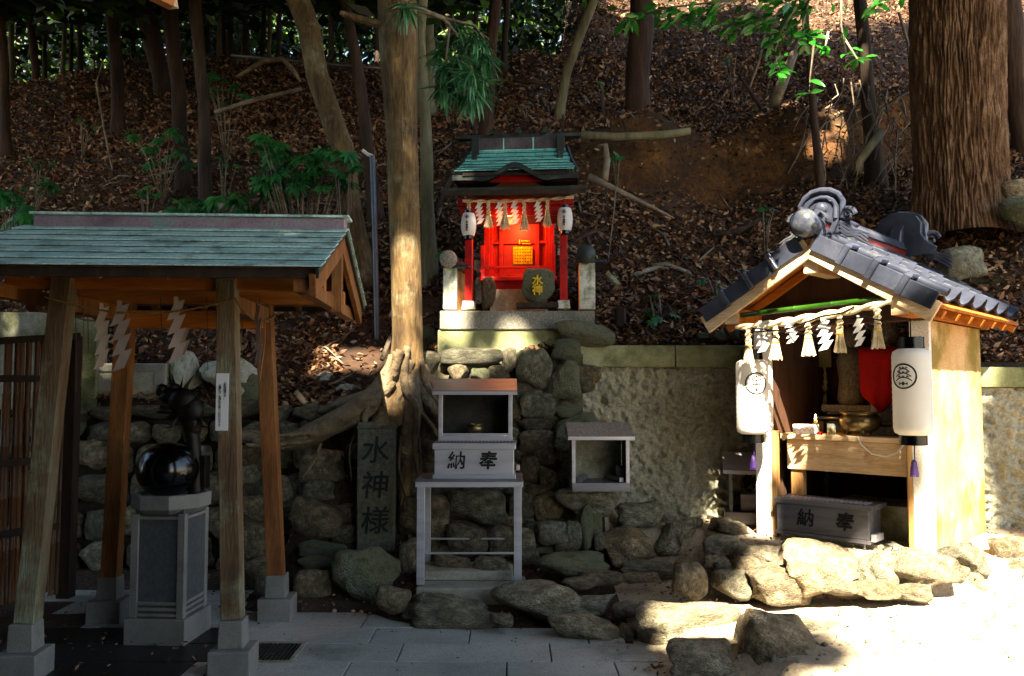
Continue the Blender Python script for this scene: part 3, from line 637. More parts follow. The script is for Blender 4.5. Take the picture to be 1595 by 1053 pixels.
for a in ([(286, 645), (274, 655), (268, 664)], [(303, 648), (312, 655), (314, 664)]):
    mb = MB(); sg = -1 if a[0][0] < 290 else 1
    mb.tube([P(*a[0]), P(*a[1], -.03), P(*a[2], -.05)], [.024, .015, .011], 7)
    for dx in (-12, -6, 5): mb.tube([P(*a[2], -.05), P(a[2][0]+sg*4+dx, a[2][1]+1+abs(dx)*.15, -.07)], [.008, .002], 5)
    mb.build('arm', m_bronze, dr, world=True, smooth=True)
mb = MB(); mb.tube([P(311, 640, .02), P(317, 628, .02), P(316, 600, .05), P(312, 580, .08)], [.004]*4, 5); mb.build('whisker', m_bronze, dr, world=True)
mb = MB(); mb.b2((P(306, 700).x, 5.44, .93), (P(322, 700).x, 5.53, P(0, 710).z)); mb.build('spout_block', m_bronze, dr, world=True, bev=.004)
# ---------------------------------------------------------------- bamboo fence, left edge
bf = thing('bamboo_fence', 'dark bamboo screen fence with a slanting cap at the left edge', 'fence', (-3.9, 6.1, 0))
A, B = Vector((-4.15, 5.2, 0)), Vector((-3.42, 6.35, 0))
for i in range(30):
    p = A.lerp(B, i/29)+Vector((RND.uniform(-.01, .01), RND.uniform(-.01, .01), 0)); r = RND.uniform(.017, .023); h_ = 1.78+.12*i/29
    mb = MB(); prof = []
    for k in range(6): z = .04+h_*k/5; prof += [(r, z), (r*1.12, z+.006), (r, z+.014)]
    mb.lathe(prof, (0, 0, 0), 7)
    o = inst('bamboo_cane', mb.mesh('bamboo_cane', m_bamboo, True), bf, p-Vector((-3.9, 6.1, 0)), (RND.uniform(-.008, .008), RND.uniform(-.008, .008), 0))
for z in (.55, 1.05, 1.65): mb = MB(); mb.beam(A+Vector((.03, -.04, z)), B+Vector((.03, -.04, z)), .03, .05); mb.build('rail', m_dkwood, bf, world=True, bev=.004)
mb = MB(); mb.beam(A+Vector((0, 0, 1.82)), B+Vector((.05, .08, 1.98)), .16, .05); mb.build('cap_board', m_dkwood, bf, world=True, bev=.004)
mb = MB(); mb.beam(B+Vector((.05, .05, 0)), B+Vector((.05, .05, 1.98)), .1, .1, up=(0, 1, 0)); mb.build('post', m_dkwood, bf, world=True, bev=.004)
# granite boards behind left wall
sb = thing('stone_planter', 'pale stone panelled box standing on the field stone wall behind the pavilion', 'stone box', (-3.35, 7.5, 1.38))
a, b = W(148, 628, 7.4), W(258, 566, 7.4)
mb = MB(); mb.b2((a.x, 7.4, a.z-.05), (b.x, 7.9, b.z)); mb.build('box', m_conc, sb, world=True, bev=.006)
mb = MB(); mb.b2((a.x+.02, 7.385, b.z-.07), (b.x-.02, 7.398, b.z-.012)); mb.b2((b.x-.09, 7.385, a.z), (b.x-.02, 7.398, b.z-.072)); mb.build('raised_border', m_pedest, sb, world=True)
c = thing('stone_slab', 'tall mossy dark stone slab standing left of the pale stone box', 'stone slab', (-4.2, 7.6, 1.3)); a, b = W(104, 626, 7.3), W(147, 494, 7.3)
mb = MB(); mb.b2((a.x, 7.36, 1.0), (b.x, 7.56, b.z)); mb.build('slab', m_cap, c, world=True, bev=.01)
c = thing('stone_coping', 'pale concrete coping behind the slanting cap of the bamboo fence', 'coping', (-4.6, 7.3, 1.9)); a, b = W(-60, 502, 7.0), W(62, 486, 7.0)
mb = MB(); mb.b2((a.x, 7.0, 1.4), (b.x, 7.5, b.z)); mb.build('block', m_conc, c, world=True, bev=.01)
# ---------------------------------------------------------------- carved pillar
pl = thing('stone_pillar', 'granite pillar with three large carved black characters on rocks', 'stone pillar', (-1.07, 6.62, .3), R(2))
a, b = W(558, 856, 6.6), W(620, 650, 6.6); hh = b.z-a.z
mb = MB(); mb.box((0, .1, hh/2-.04), (.30, .2, hh-.06)); mb.build('shaft', m_pillar, pl, bev=.012)
mb = MB(); mb.box((0, .1, hh-.045), (.315, .215, .05), top=.93); mb.build('cap', m_pillar, pl, bev=.008)
for k, ch in enumerate('水神様'): text(ch, .225, (-.01, -.003, hh-.25-k*.275), (math.pi/2, 0, 0), m_ink, pl, bold=.012, name='carved_character', shear=.08)
# ---------------------------------------------------------------- steel table with offering box and small hall
TY = 6.0; a, b = W(648, 912, TY), W(825, 748, TY); tw = W(812, 0, TY).x-a.x; tx = (a.x+W(812, 0, TY).x)/2
tb = thing('steel_table', 'stainless steel frame table on a concrete plinth', 'table', (tx, TY, a.z)); TH = b.z-a.z; D = .46
cp = thing('table_plinth', 'rough concrete plinth under the stainless steel table', 'plinth', (tx, TY, a.z-.2))
mb = MB(); mb.b2((-tw/2-.0, -.03, .0), (tw/2+.03, .62, .19)); mb.build('slab', m_conc, cp, bev=.012)
mb = MB(); mb.b2((-tw/2-.02, .18, .192), (tw/2-.06, .58, .26)); mb.build('upper_slab', m_conc, cp, bev=.01)
for sx in (-1, 1):
    for y_ in (0.02, D): mb = MB(); mb.b2((sx*tw/2-sx*.055, y_, 0), (sx*tw/2, y_+.035, TH-.03)); mb.build('leg', m_steel, tb, bev=.002)
mb = MB(); mb.b2((-tw/2-.01, 0, TH-.05), (tw/2+.01, .04, TH-.012)); mb.build('front_rail', m_steel, tb, bev=.002)
for sx in (-1, 1): mb = MB(); mb.b2((sx*tw/2-sx*.04, .042, TH-.05), (sx*tw/2+sx*.005, D+.04, TH-.014)); mb.build('side_rail', m_steel, tb, bev=.002)
mb = MB(); mb.b2((-tw/2-.012, -.005, TH-.01), (tw/2+.012, D+.05, TH+.0)); mb.build('top_plate', m_steeld, tb, bev=.002)
for y_, z_ in ((.03, .22), (D+.02, .24)): mb = MB(); mb.tube([(-tw/2+.02, y_, z_), (tw/2-.02, y_, z_)], .008, 8); mb.build('cross_bar', m_steel, tb, smooth=True)
mb = MB(); mb.tube([(tw/2-.02, .03, .22), (tw/2-.02, D+.02, .24)], .008, 8); mb.build('cross_bar', m_steel, tb, smooth=True)
z0 = a.z+TH
xa, xb = W(678, 0, 6.1).x, W(803, 0, 6.1).x
ob = thing('offering_box', 'bright stainless offering box with two brushed black characters on the table', 'offering box', ((xa+xb)/2, 6.1, z0), 0); bw = xb-xa
mb = MB(); mb.b2((-bw/2+.012, .0, .03), (bw/2-.012, .3, .215)); mb.build('body', m_steel, ob, bev=.003)
mb = MB(); mb.b2((-bw/2, -.012, .0), (bw/2, .31, .03)); mb.build('bottom_rim', m_steel, ob, bev=.003)
mb = MB(); mb.b2((-bw/2-.002, -.014, .212), (bw/2+.002, .31, .255)); mb.build('top_rim', m_steel, ob, bev=.003)
mb = MB()
for i in range(22): mb.beam((-bw/2+.03+i*(bw-.06)/21, 0, .262), (-bw/2+.03+i*(bw-.06)/21, .12, .275), .012, .004)
mb.build('grille', m_steeld, ob)
mb = MB(); mb.b2((bw/2+.003, -.01, .06), (bw/2+.028, .02, .1)); mb.build('latch', m_steel, ob, bev=.003)
for x_, ch in ((-.13, '納'), (.1, '奉')): text(ch, .135, (x_, -.0025, .122), (math.pi/2, 0, 0), m_ink, ob, bold=.03 if ch == '奉' else .016, name='lettering', shear=.08, depth=.001)
hs = thing('steel_cabinet', 'small open fronted stainless altar cabinet standing on the offering box', 'cabinet', ((xa+xb)/2+.005, 6.16, z0+.262))
hw = W(803, 0, 6.1).x-W(690, 0, 6.1).x; HH = .42
mb = MB(); mb.b2((-hw/2, 0, 0), (hw/2, .3, .045)); mb.build('base_tray', m_steel, hs, bev=.003)
mb = MB(); mb.b2((-hw/2-.02, -.03, -.012), (hw/2+.03, .1, .001)); mb.build('lower_lip', m_steeld, hs, bev=.002)
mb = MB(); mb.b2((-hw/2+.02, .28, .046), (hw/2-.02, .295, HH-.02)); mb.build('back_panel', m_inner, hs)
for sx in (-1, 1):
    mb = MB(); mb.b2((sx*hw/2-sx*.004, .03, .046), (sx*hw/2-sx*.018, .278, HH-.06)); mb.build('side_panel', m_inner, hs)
    mb = MB(); mb.b2((sx*hw/2, .0, .046), (sx*hw/2-sx*.03, .028, HH-.055)); mb.build('front_stile', m_steel, hs, bev=.002)
mb = MB(); mb.b2((-hw/2+.032, .006, .047), (hw/2-.032, .018, .06)); mb.build('sill', m_steel, hs)
mb = MB(); mb.prism([(-.07, HH-.07), (-.07, HH-.045), (.2, HH+.045), (.34, HH-.06), (.33, HH-.075), (.2, HH+.02)], (-hw/2-.035, 0, 0), (0, 1, 0), (0, 0, 1), hw+.07); mb.build('roof', m_steeld, hs, bev=.002)
mb = MB(); mb.b2((-hw/2-.037, -.074, HH-.075), (hw/2+.037, -.066, HH-.05)); mb.build('roof_rim', m_steel, hs)
def bowl(parent_loc, r, label, name='incense_bowl', legs=True, mat=m_bowl):
    t = thing(name, label, 'incense burner', parent_loc); k = r
    mb = MB(); mb.lathe([(.45*k, .16*k), (.75*k, .28*k), (.97*k, .55*k), (1.0*k, .78*k), (.93*k, .96*k), (.82*k, 1.04*k), (.84*k, 1.12*k), (.98*k, 1.16*k), (.98*k, 1.2*k), (.8*k, 1.2*k), (.76*k, 1.05*k), (.0005, 1.03*k)], n=32); mb.build('body', mat, t, smooth=True, ang=50)
    for i in range(3):
        a_ = i*2.094-math.pi/2+.5; mb = MB(); mb.tube([(math.cos(a_)*.6*k, math.sin(a_)*.6*k, .25*k), (math.cos(a_)*.66*k, math.sin(a_)*.66*k, .1*k), (math.cos(a_)*.6*k, math.sin(a_)*.6*k, 0)], [.13*k, .09*k, .08*k], 8); mb.build('leg', mat, t, smooth=True)
    return t
bowl(((xa+xb)/2+.0, 6.27, z0+.262+.046), .066, 'small brass incense bowl inside the stainless altar cabinet')
# ---------------------------------------------------------------- second hutch on the wall stone
a, b = W(891, 766, 6.35), W(980, 660, 6.35); hw = b.x-a.x; cx = (a.x+b.x)/2
h2 = thing('steel_candle_box', 'weathered open metal candle box on a mossy boulder before the roughcast wall', 'candle box', (cx, 6.35, a.z)); HH = b.z-a.z
mb = MB(); mb.b2((-hw/2, 0, 0), (hw/2, .34, .065)); mb.build('base', m_steeld, h2, bev=.003)
mb = MB(); mb.b2((-hw/2+.02, .32, .066), (hw/2-.02, .335, HH-.06)); mb.build('back_panel', m_conc, h2)
for sx in (-1, 1):
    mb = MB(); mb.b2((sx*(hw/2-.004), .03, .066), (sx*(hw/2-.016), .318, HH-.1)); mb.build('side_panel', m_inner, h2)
    mb = MB(); mb.b2((sx*hw/2, .0, .066), (sx*(hw/2-.026), .028, HH-.09)); mb.build('front_stile', m_steel, h2, bev=.002)
    mb = MB(); mb.beam((sx*.16, .03, .085), (sx*.09, .28, .085), .035, .035); mb.build('candle_rack', m_steeld, h2, bev=.002)
mb = MB(); mb.beam((.17, .2, .07), (.17, .2, .18), .06, .06, up=(0, 1, 0)); mb.build('side_block', m_steeld, h2)
mb = MB(); mb.prism([(-.07, HH-.115), (-.07, HH-.09), (.24, HH+.0), (.4, HH-.07), (.38, HH-.09), (.24, HH-.02)], (-hw/2-.03, 0, 0), (0, 1, 0), (0, 0, 1), hw+.06); mb.build('roof', m_granite, h2, bev=.002)
mb = MB(); mb.b2((-hw/2-.032, -.074, HH-.118), (hw/2+.032, -.066, HH-.093)); mb.build('roof_rim', m_steel, h2)
# small stone shrine left of the tiled hut
c = W(1168, 798, 7.0); ls = thing('metal_hutch', 'grey metal hutch on a flat base half hidden behind the left lantern', 'hutch', (c.x+.03, 7.0, .45), R(-12))
mb = MB(); mb.b2((-.23, -.03, 0), (.25, .4, .1)); mb.build('base', m_steeld, ls, bev=.004)
for sx in (-1, 1): mb = MB(); mb.b2((sx*.19, 0, .1), (sx*.165, .34, .43)); mb.build('side_panel', m_steeld, ls)
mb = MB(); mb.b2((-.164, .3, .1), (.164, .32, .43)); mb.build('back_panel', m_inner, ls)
mb = MB(); mb.b2((-.1, .05, .1), (.16, .25, .24)); mb.build('inner_block', m_steeld, ls, bev=.004)
mb = MB(); mb.prism([(-.09, .42), (-.09, .45), (.2, .58), (.42, .45), (.42, .42), (.2, .55)], (-.24, 0, 0), (0, 1, 0), (0, 0, 1), .5); mb.build('roof', m_steel, ls, bev=.003)

# ---------------------------------------------------------------- tiled hut
HC = Vector((2.385, 6.15, .45)); HR_ = math.atan2(-.676, .737)
ht = thing('tiled_shrine', 'plastered wayside shrine with dark tiled gable roof and rope over the opening', 'shrine', HC, HR_)
hm = mat4(ht)
H1 = 1.6
def part(name, a, b, m, par=ht, bev=.004): mb = MB(); mb.b2(a, b); return mb.build(name, m, par, bev=bev)
WX = .645
for sx in (-1, 1):
    part('front_pillar', (sx*WX, 0, -.02), (sx*(WX-.13), .05, H1), m_plaster)
    part('side_wall', (sx*(WX-.0), .052, -.02), (sx*(WX-.1), 1.33, H1), m_ochre)
    part('inner_board', (sx*(WX-.102), .052, 0), (sx*(WX-.112), 1.25, H1-.02), m_oldwood, bev=0)
    part('door_post', (sx*(WX-.132), -.0, 0), (sx*(WX-.165), .07, .8), m_pinev)
part('back_wall', (-WX+.1, 1.25, 0), (WX-.1, 1.33, H1), m_ochre)
part('back_board', (-WX+.112, 1.23, 0), (WX-.112, 1.248, H1), m_oldwood, bev=0)
part('floor_slab', (-WX+.13, .02, -.05), (WX-.13, 1.12, .02), m_conc)
part('lintel', (-WX-.02, -.06, H1-.0), (WX+.02, .06, H1+.13), m_oldwood)
mb = MB(); mb.prism([(-WX, H1+.13), (WX, H1+.13), (0, H1+.13+WX*.68)], (0, .0, 0), (1, 0, 0), (0, 0, 1), -.03)
mb.build('gable_board', m_oldwood, ht)
for x in (-.6, .6): part('wall_plate', (x-.055, -.44, H1+.01), (x+.055, 1.6, H1+.12), m_pine if False else m_cedarx)
part('wall_plate_end', (-.655, -.445, H1+.01), (-.545, -.442, H1+.12), m_pine, bev=0); part('wall_plate_end', (.545, -.445, H1+.01), (.655, -.442, H1+.12), m_pine, bev=0)
ZA = 2.14; SL = .62
part('ridge_purlin', (-.05, -.42, ZA-.2), (.05, 1.6, ZA-.09), m_pine)
for sx in (-1, 1):
    up = Vector((sx*SL, 0, 1)).normalized()
    mb = MB(); mb.beam((sx*.0, -.445, ZA-.02), (sx*.82, -.445, ZA-.02-.82*SL), .03, .14, up=up); mb.build('barge_board', m_pine, ht, bev=.004)
    mb = MB(); mb.beam((0, .59, ZA+.035), (sx*.86, .59, ZA+.035-.86*SL), 2.06, .02, up=up); mb.build('roof_board', m_cedarx, ht)
    for i in range(7):
        y_ = -.36+i*.32; mb = MB(); mb.beam((sx*.05, y_, ZA-.02-.05*SL), (sx*.84, y_, ZA-.02-.84*SL), .045, .05, up=up); mb.build('rafter', m_cedarx, ht)
# pan tiles: mesh in local frame: length along slope (x), width along ridge (y)
def tile_mesh():
    L, Wd, n = .255, .35, 12; vs = []; fs = []
    for k, x in enumerate((0, L)):
        for th in (0, .016):
            for i in range(n+1):
                t = i/n; y = (t-.5)*Wd
                z = -.03*math.sin(math.pi*min(1, t/.68)) if t < .68 else .055*math.sin(math.pi*(t-.68)/.32)
                vs.append((x, y, z+th+(.0 if k else 0)))
    m_ = n+1
    for i in range(n):
        fs += [(m_+i, m_+i+1, 3*m_+i+1, 3*m_+i), (i+1, i, 2*m_+i, 2*m_+i+1), (2*m_+i, 2*m_+i+1, 3*m_+i+1, 3*m_+i)[::-1], (i, i+1, m_+i+1, m_+i)]
    fs += [(0, m_, 3*m_, 2*m_), (n, 2*m_+n, 3*m_+n, m_+n)]
    mb = MB(); mb.add(vs, fs); return mb.mesh('roof_tile', m_tile, True)
tm = tile_mesh(); ang = math.atan(SL); yL = -.3
tm.set_sharp_from_angle(angle=R(45))
for sx in (-1, 1):
    for r_ in range(4):
        for k in range(6):
            s0 = .05+r_*.222; y_ = yL+k*.335+.14
            x = s0*math.cos(ang); z = ZA+.075-s0*math.sin(ang)
            inst('roof_tile', tm, ht, (sx*x, y_, z), (0, ang-.06, 0) if sx > 0 else (0, ang-.06, math.pi), (1, 1 if sx > 0 else -1, 1))
    # gable edge tiles with ribs
    up = Vector((sx*SL, 0, 1)).normalized()
    for r_ in range(4):
        s0 = .06+r_*.222; s1 = s0+.235
        P_ = lambda s, y_, h=0: Vector((sx*s*math.cos(ang), y_, ZA+.04-s*math.sin(ang)))+up*h
        mb = MB(); mb.beam(P_(s0, -.39, .05), P_(s1, -.39, .062), .17, .018, up=up); mb.beam(P_(s0, -.475, .0), P_(s1, -.475, .012), .018, .12, up=up); mb.build('edge_tile', m_tile, ht, bev=.004)
        if 0 < r_ :
            mb = MB(); rotm = up.to_track_quat('Z', 'Y').to_matrix()
            mb.tube([P_(s0+.01, -.49, -.055), P_(s0+.01, -.49, .075), P_(s0+.01, -.47, .085), P_(s0+.01, -.34, .09)], .024, 10); mb.build('edge_tile_rib', m_tile, ht, smooth=True)
        mb = MB(); mb.tube([P_(s0, -.325, .07), P_(s1, -.325, .085)], .03, 10); mb.build('round_tile', m_tile, ht, smooth=True)
# ridge stack, end ornaments
part('ridge_base', (-.075, -.38, ZA+.05), (.075, 1.62, ZA+.13), m_tile)
part('ridge_stack', (-.06, -.34, ZA+.131), (.06, 1.6, ZA+.175), M('red brown ridge tile', ['3c0f0a', '5a1a12', '6a241a'], 5, rough=.3, bump=.1))
part('ridge_top', (-.075, -.34, ZA+.176), (.075, 1.6, ZA+.2), m_tile)
mb = MB(); mb.tube([(0, -.34, ZA+.21), (0, 1.6, ZA+.21)], .06, 14); mb.build('ridge_round_tile', m_tile, ht, smooth=True)
mb = MB(); rx = Matrix.Rotation(math.pi/2, 3, 'X')
mb.lathe([(.001, .07), (.03, .067), (.06, .055), (.085, .035), (.1, .005), (.104, -.02), (.098, -.05), (.08, -.07), (.08, -.2)], (0, -.53, ZA+.14), 28, rx); mb.build('round_end_cap', m_tile, ht, smooth=True)
def onigawara(y_, zb, sc, fwd, name='ridge_ornament'):
    f = -1 if fwd else 1
    out = []
    pts = [(-.22, 0), (-.27, .05), (-.2, .1), (-.16, .16), (-.165, .24), (-.13, .3), (-.07, .335), (0, .345), (.07, .335), (.13, .3), (.165, .24), (.16, .16), (.2, .1), (.27, .05), (.22, 0)]
    mb = MB(); mb.prism([(a*sc, b*sc) for a, b in pts], (0, y_+.03*(-f), zb), (1, 0, 0), (0, 0, 1), .06); ob_ = mb.build(name, m_tile, ht, bev=.012)
    # raised rims
    for k_, (s_, rr_) in enumerate(((1, .02), (.66, .014))):
        pp = [(a*s_, .06*(1-s_)+b*s_+ (.04 if s_ < 1 else 0)) for a, b in pts[3:12]]
        mb = MB(); mb.tube([(a*sc, y_+f*.035, zb+b*sc) for a, b in [(pp[0][0], pp[0][1]-.05)]+pp+[(pp[-1][0], pp[-1][1]-.05)]], rr_*sc*1.1, 8); mb.build('ornament_rim', m_tile, ob_, smooth=True)
    mb = MB(); mb.lathe([(.001, .05), (.03*sc, .045), (.045*sc, .03), (.05*sc, 0)], (0, y_+f*.03, zb+.2*sc), 18, Matrix.Rotation(math.pi/2*(1 if fwd else -1), 3, 'X')); mb.build('ornament_boss', m_tile, ob_, smooth=True)
    for sx in (-1, 1):
        mb = MB(); cx, cz = sx*.2*sc, zb+.13*sc
        mb.tube([(cx+sx*.055*sc*math.cos(t*.6)*(1-t*.06), y_+f*.04, cz+.055*sc*math.sin(t*.6)*(1-t*.06)) for t in range(15)], [.022*sc*(1-t*.03) for t in range(15)], 8)
        mb.build('ornament_scroll', m_tile, ob_, smooth=True)
        for q in range(4):
            mb = MB(); mb.tube([(sx*(.14+.05*t)*sc, y_+f*(.03-.002*q), zb+sc*(.085-.022*q-.03*t+.012*math.sin(t*2.2+q))) for t in range(5)], [.016*sc, .017*sc, .016*sc, .012*sc, .006*sc], 7); mb.build('ornament_wave', m_tile, ob_, smooth=True)
onigawara(-.17, ZA+.1, .95, True); onigawara(1.55, ZA+.13, 1.15, False)
for y_ in (1.1,):
    mb = MB(); pts = [(0, 0), (.4, 0), (.44, .06), (.36, .1), (.35, .18), (.27, .25), (.14, .24), (.05, .15)]
    mb.prism(pts, (.05, 1.35, ZA+.2), (0, 1, 0), (0, 0, 1), -.1); mb.build('rear_wave_ornament', m_tile, ht, bev=.012)
# altar
AY = .16
part('altar_top', (-.5, AY-.03, .735), (.49, .98, .775), m_pine)
part('altar_front', (-.46, AY, .5), (.49, AY+.03, .732), m_pine)
part('altar_leg', (-.44, AY+.02, .02), (-.35, AY+.1, .498), m_pinev); part('altar_leg', (.44, AY-.05, .02), (.485, AY-.001, .8), m_pinev)
part('stone_step', (-.2, .35, .02), (.49, .8, .26), m_conc)
zt = .775
def lw_(x, y_, z): return hm @ Vector((x, y_, z))
def lthing(name, label, cat, x, y_, z, rz=0): return thing(name, label, cat, lw_(x, y_, z), HR_+rz)
t = lthing('stone_pedestal', 'grey tiered stone pedestal at the back of the altar, behind the bronze bowl', 'stone pedestal', -.18, .85, zt)
for zz, w_ in ((.0, .5), (.06, .36), (.16, .44)): mb = MB(); mb.b2((-w_/2, -w_*.35, zz+.001), (w_/2, w_*.35, zz+(.058 if zz != .06 else .098))); mb.build('tier', m_granite, t, bev=.006)
t = lthing('stone_buddha', 'dark stone figure in the shadow of the shrine standing on the tiered pedestal', 'statue', -.2, .85, zt+.22)
mb = MB(); mb.lathe([(.1, 0), (.12, .04), (.1, .2), (.12, .36), (.09, .44), (.04, .47)], n=16); mb.build('body', m_granite, t, smooth=True)
mb = MB(); mb.lathe([(.01, .455), (.05, .47), (.07, .53), (.065, .59), (.035, .63), (.005, .64)], n=16); mb.build('head', m_granite, t, smooth=True)
t = lthing('jizo_statue', 'pale stone statue wearing a red bib in the right half of the shrine', 'statue', .16, .6, zt)
mb = MB(); mb.lathe([(.13, 0), (.15, .03), (.13, .06), (.12, .2), (.14, .4), (.13, .52), (.06, .6), (.055, .62), (.09, .66), (.11, .73), (.1, .8), (.06, .86), (.01, .87)], n=20); mb.build('figure', m_granite, t, smooth=True)
mb = MB()
bibv = []
for j in range(9):
    v_ = j/8
    wd = .17*(1-.1*v_) if v_ < .72 else .17*.93*(1-(v_-.72)/.30)
    for i in range(11):
        u_ = i/10*2-1; x = u_*max(wd, .004); bibv.append((x, -.17+.06*u_*u_+.012*math.sin(u_*9+v_*2)-.02*v_, .67-.5*v_))
mb.add(bibv, [(j*11+i, j*11+i+1, (j+1)*11+i+1, (j+1)*11+i) for j in range(8) for i in range(10)])
o = mb.build('bib', m_redcloth, t, smooth=True, ang=0); o.modifiers.new('s', 'SOLIDIFY').thickness = .004
t = lthing('stone_block', 'flat grey stone block on the altar right of the bronze bowl', 'stone block', .3, .42, zt)
mb = MB(); mb.box((0, 0, .035), (.34, .18, .07)); mb.build('block', m_granite, t, bev=.008)
mb = MB(); mb.box((0, .02, .09), (.3, .12, .03)); mb.build('ridge', m_granite, t, bev=.008)
bt = bowl(lw_(.07, .27, zt), .15, 'large three legged bronze incense bowl on the wooden altar'); bt.rotation_euler.z = HR_
t = lthing('candle', 'small lit yellow candle on the left of the altar', 'candle', -.26, .24, zt+.075)
mb = MB(); mb.lathe([(.013, 0), (.014, .02), (.01, .035), (.002, .035)], n=12); mb.build('wax', M('wax', ['c8a040', 'd8b860'], 3, rough=.4, bump=0), t, smooth=True)
mb = MB(); mb.lathe([(.002, .037), (.008, .047), (.0065, .06), (.001, .078)], n=10); mb.build('flame', m_flame, t, smooth=True)
t = lthing('matchbox_tin', 'cream box with red pattern under the candle at the left altar edge', 'box', -.33, .22, zt)
mb = MB(); mb.box((0, 0, .037), (.17, .1, .072)); mb.build('box', m_paper, t, bev=.004)
mb = MB()
for i in range(4): mb.tube([(-.07+i*.04, -.052, .02), (-.05+i*.04, -.053, .05), (-.035+i*.04, -.052, .03)], .002, 4)
mb.build('pattern', m_red, t)
t = lthing('matchbox', 'tiny white and red matchbox in front of the cream box', 'box', -.24, .16, zt)
mb = MB(); mb.box((0, 0, .012), (.06, .035, .022)); mb.build('sleeve', m_paper, t, bev=.002); mb = MB(); mb.box((.045, 0, .012), (.028, .036, .023)); mb.build('tray_end', m_red, t, bev=.002)
t = lthing('glass_cup', 'clear glass cup between the candle and the bronze bowl', 'glass', -.13, .22, zt)
mb = MB(); mb.lathe([(.03, 0), (.032, .085), (.029, .085), (.027, .006), (.001, .006)], n=20); mb.build('cup', m_glass, t, smooth=True)
mb = MB(); mb.lathe([(.001, .008), (.02, .009), (.02, .06), (.001, .06)], n=14); mb.build('filling', m_gold, t, smooth=True)
t = lthing('lacquer_cylinder', 'dark lying cylinder behind the glass cup on the altar', 'cylinder', -.18, .42, zt)
mb = MB(); mb.tube([(-.14, 0, .12), (.14, 0, .125)], .028, 14); mb.build('tube', m_blk, t, smooth=True); 
for x_ in (-.1, .1): mb = MB(); mb.box((x_, 0, .046), (.04, .06, .09)); mb.build('stand', m_dkwood, t)
mb = MB(); p = [(.1, AY-.034, zt-.0), (.13, AY-.04, zt-.06), (.2, AY-.04, zt-.12), (.3, AY-.045, zt-.135), (.38, AY-.045, zt-.1), (.44, AY-.055, zt-.03), (.46, AY-.056, zt+.03)]
mb.tube([lw_(*q) for q in p], .006, 6); o = mb.build('white_cord', m_paper, smooth=True); tag(o, 'white cord hanging in a loop over the altar front', 'cord')
# offering box in front
t = lthing('offering_box', 'dark metal offering box with two faint characters at the foot of the tiled shrine', 'offering box', -.1, -.06, .005, .0)
mb = MB(); mb.b2((-.34, -.02, .06), (.34, .22, .26)); mb.build('body', m_steeld, t, bev=.003)
mb = MB(); mb.b2((-.35, -.03, .03), (.35, .23, .058)); mb.build('bottom_rim', m_steeld, t, bev=.003)
mb = MB(); mb.b2((-.355, -.035, .262), (.37, .26, .3)); mb.build('lid', m_steeld, t, bev=.003)
mb = MB()
for i in range(19): mb.b2((-.31+i*.034, -.0, .301), (-.295+i*.034, .12, .309))
mb.build('grille', m_steel, t)
mb = MB(); mb.b2((.351, -.02, .05), (.385, .14, .1)); mb.build('lock', m_steel, t, bev=.004)
for x_, y_ in ((-.3, 0), (.3, 0), (-.3, .2), (.3, .2)): mb = MB(); mb.lathe([(.008, -.01), (.008, .03)], (x_, y_, 0), 8); mb.build('foot', m_steeld, t)
for x_, ch in ((-.12, '納'), (.17, '奉')): text(ch, .135, (x_, -.0225, .16), (math.pi/2, 0, 0), m_ink, t, bold=.03 if ch == '奉' else .014, depth=.001, shear=.1)
# shimenawa and streamers
def straw_tassel(loc, h_, label, group, rz=0, k=1.0, name='straw_tassel'):
    t = thing(name, label, 'straw tassel', loc, rz, group)
    mb = MB()
    for s_ in (0, math.pi): mb.tube([(.011*k*math.sin(s_+q*1.1), .006*k*math.cos(s_+q*1.1), -q*h_*.055) for q in range(9)], .009*k, 6)
    mb.build('braid', m_straw, t, smooth=True)
    mb = MB(); rr_ = random.Random(int(loc[0]*1000)); fl = .13*h_+.012
    for q in range(30):
        a_ = rr_.uniform(0, 6.28); r_ = fl*math.sqrt(rr_.random()); top = Vector((.012*k*math.cos(a_), .012*k*math.sin(a_), -h_*.42))
        mb.tube([top, Vector((r_*math.cos(a_)*.6, r_*math.sin(a_)*.6, -h_*.68)), Vector((r_*math.cos(a_), r_*math.sin(a_), -h_*rr_.uniform(.94, 1)))], [.004*k, .0045*k, .004*k], 4)
    mb.build('skirt', m_straw, t, smooth=True)
    mb = MB(); mb.lathe([(.019*k, -h_*.5), (.021*k, -h_*.52), (.019*k, -h_*.54)], n=10); mb.build('tie', m_goldpt, t, smooth=True)
    return t
def rope(p, q, r, sag, label, fat=1.6):
    p, q = Vector(p), Vector(q); mb = MB(); n = 60; L = (q-p).length
    ax = (q-p).normalized(); u = ax.cross(Vector((0, 0, 1))).normalized(); v_ = u.cross(ax)
    for s_ in (0, math.pi):
        pts = []; rd = []
        for i in range(n+1):
            t_ = i/n; c_ = p.lerp(q, t_)+Vector((0, 0, -4*sag*t_*(1-t_))); ph = s_+t_*L/(r*5.2)*2; k_ = 1+ (fat-1)*math.sin(math.pi*t_)
            pts.append(c_+u*(math.cos(ph)*r*.55*k_)+v_*(math.sin(ph)*r*.55*k_)); rd.append(r*.62*k_)
        mb.tube(pts, rd, 8)
    o = mb.build('sacred_rope', m_straw, smooth=True, ang=0); return tag(o, label, 'rope')
a, b = lw_(-.56, -.45, H1-.02), lw_(.56, -.45, H1+.1)
rope(a, b, .019, .02, 'thick twisted straw rope across the front of the tiled shrine')
mb = MB(); prof = []
for i in range(5): prof += [(.019, .27*i), (.019, .27*i+.255), (.022, .27*i+.262)]
t = thing('bamboo_pole', 'green bamboo pole above the straw rope of the tiled shrine', 'bamboo pole', lw_(-.66, -.4, H1+.07), HR_)
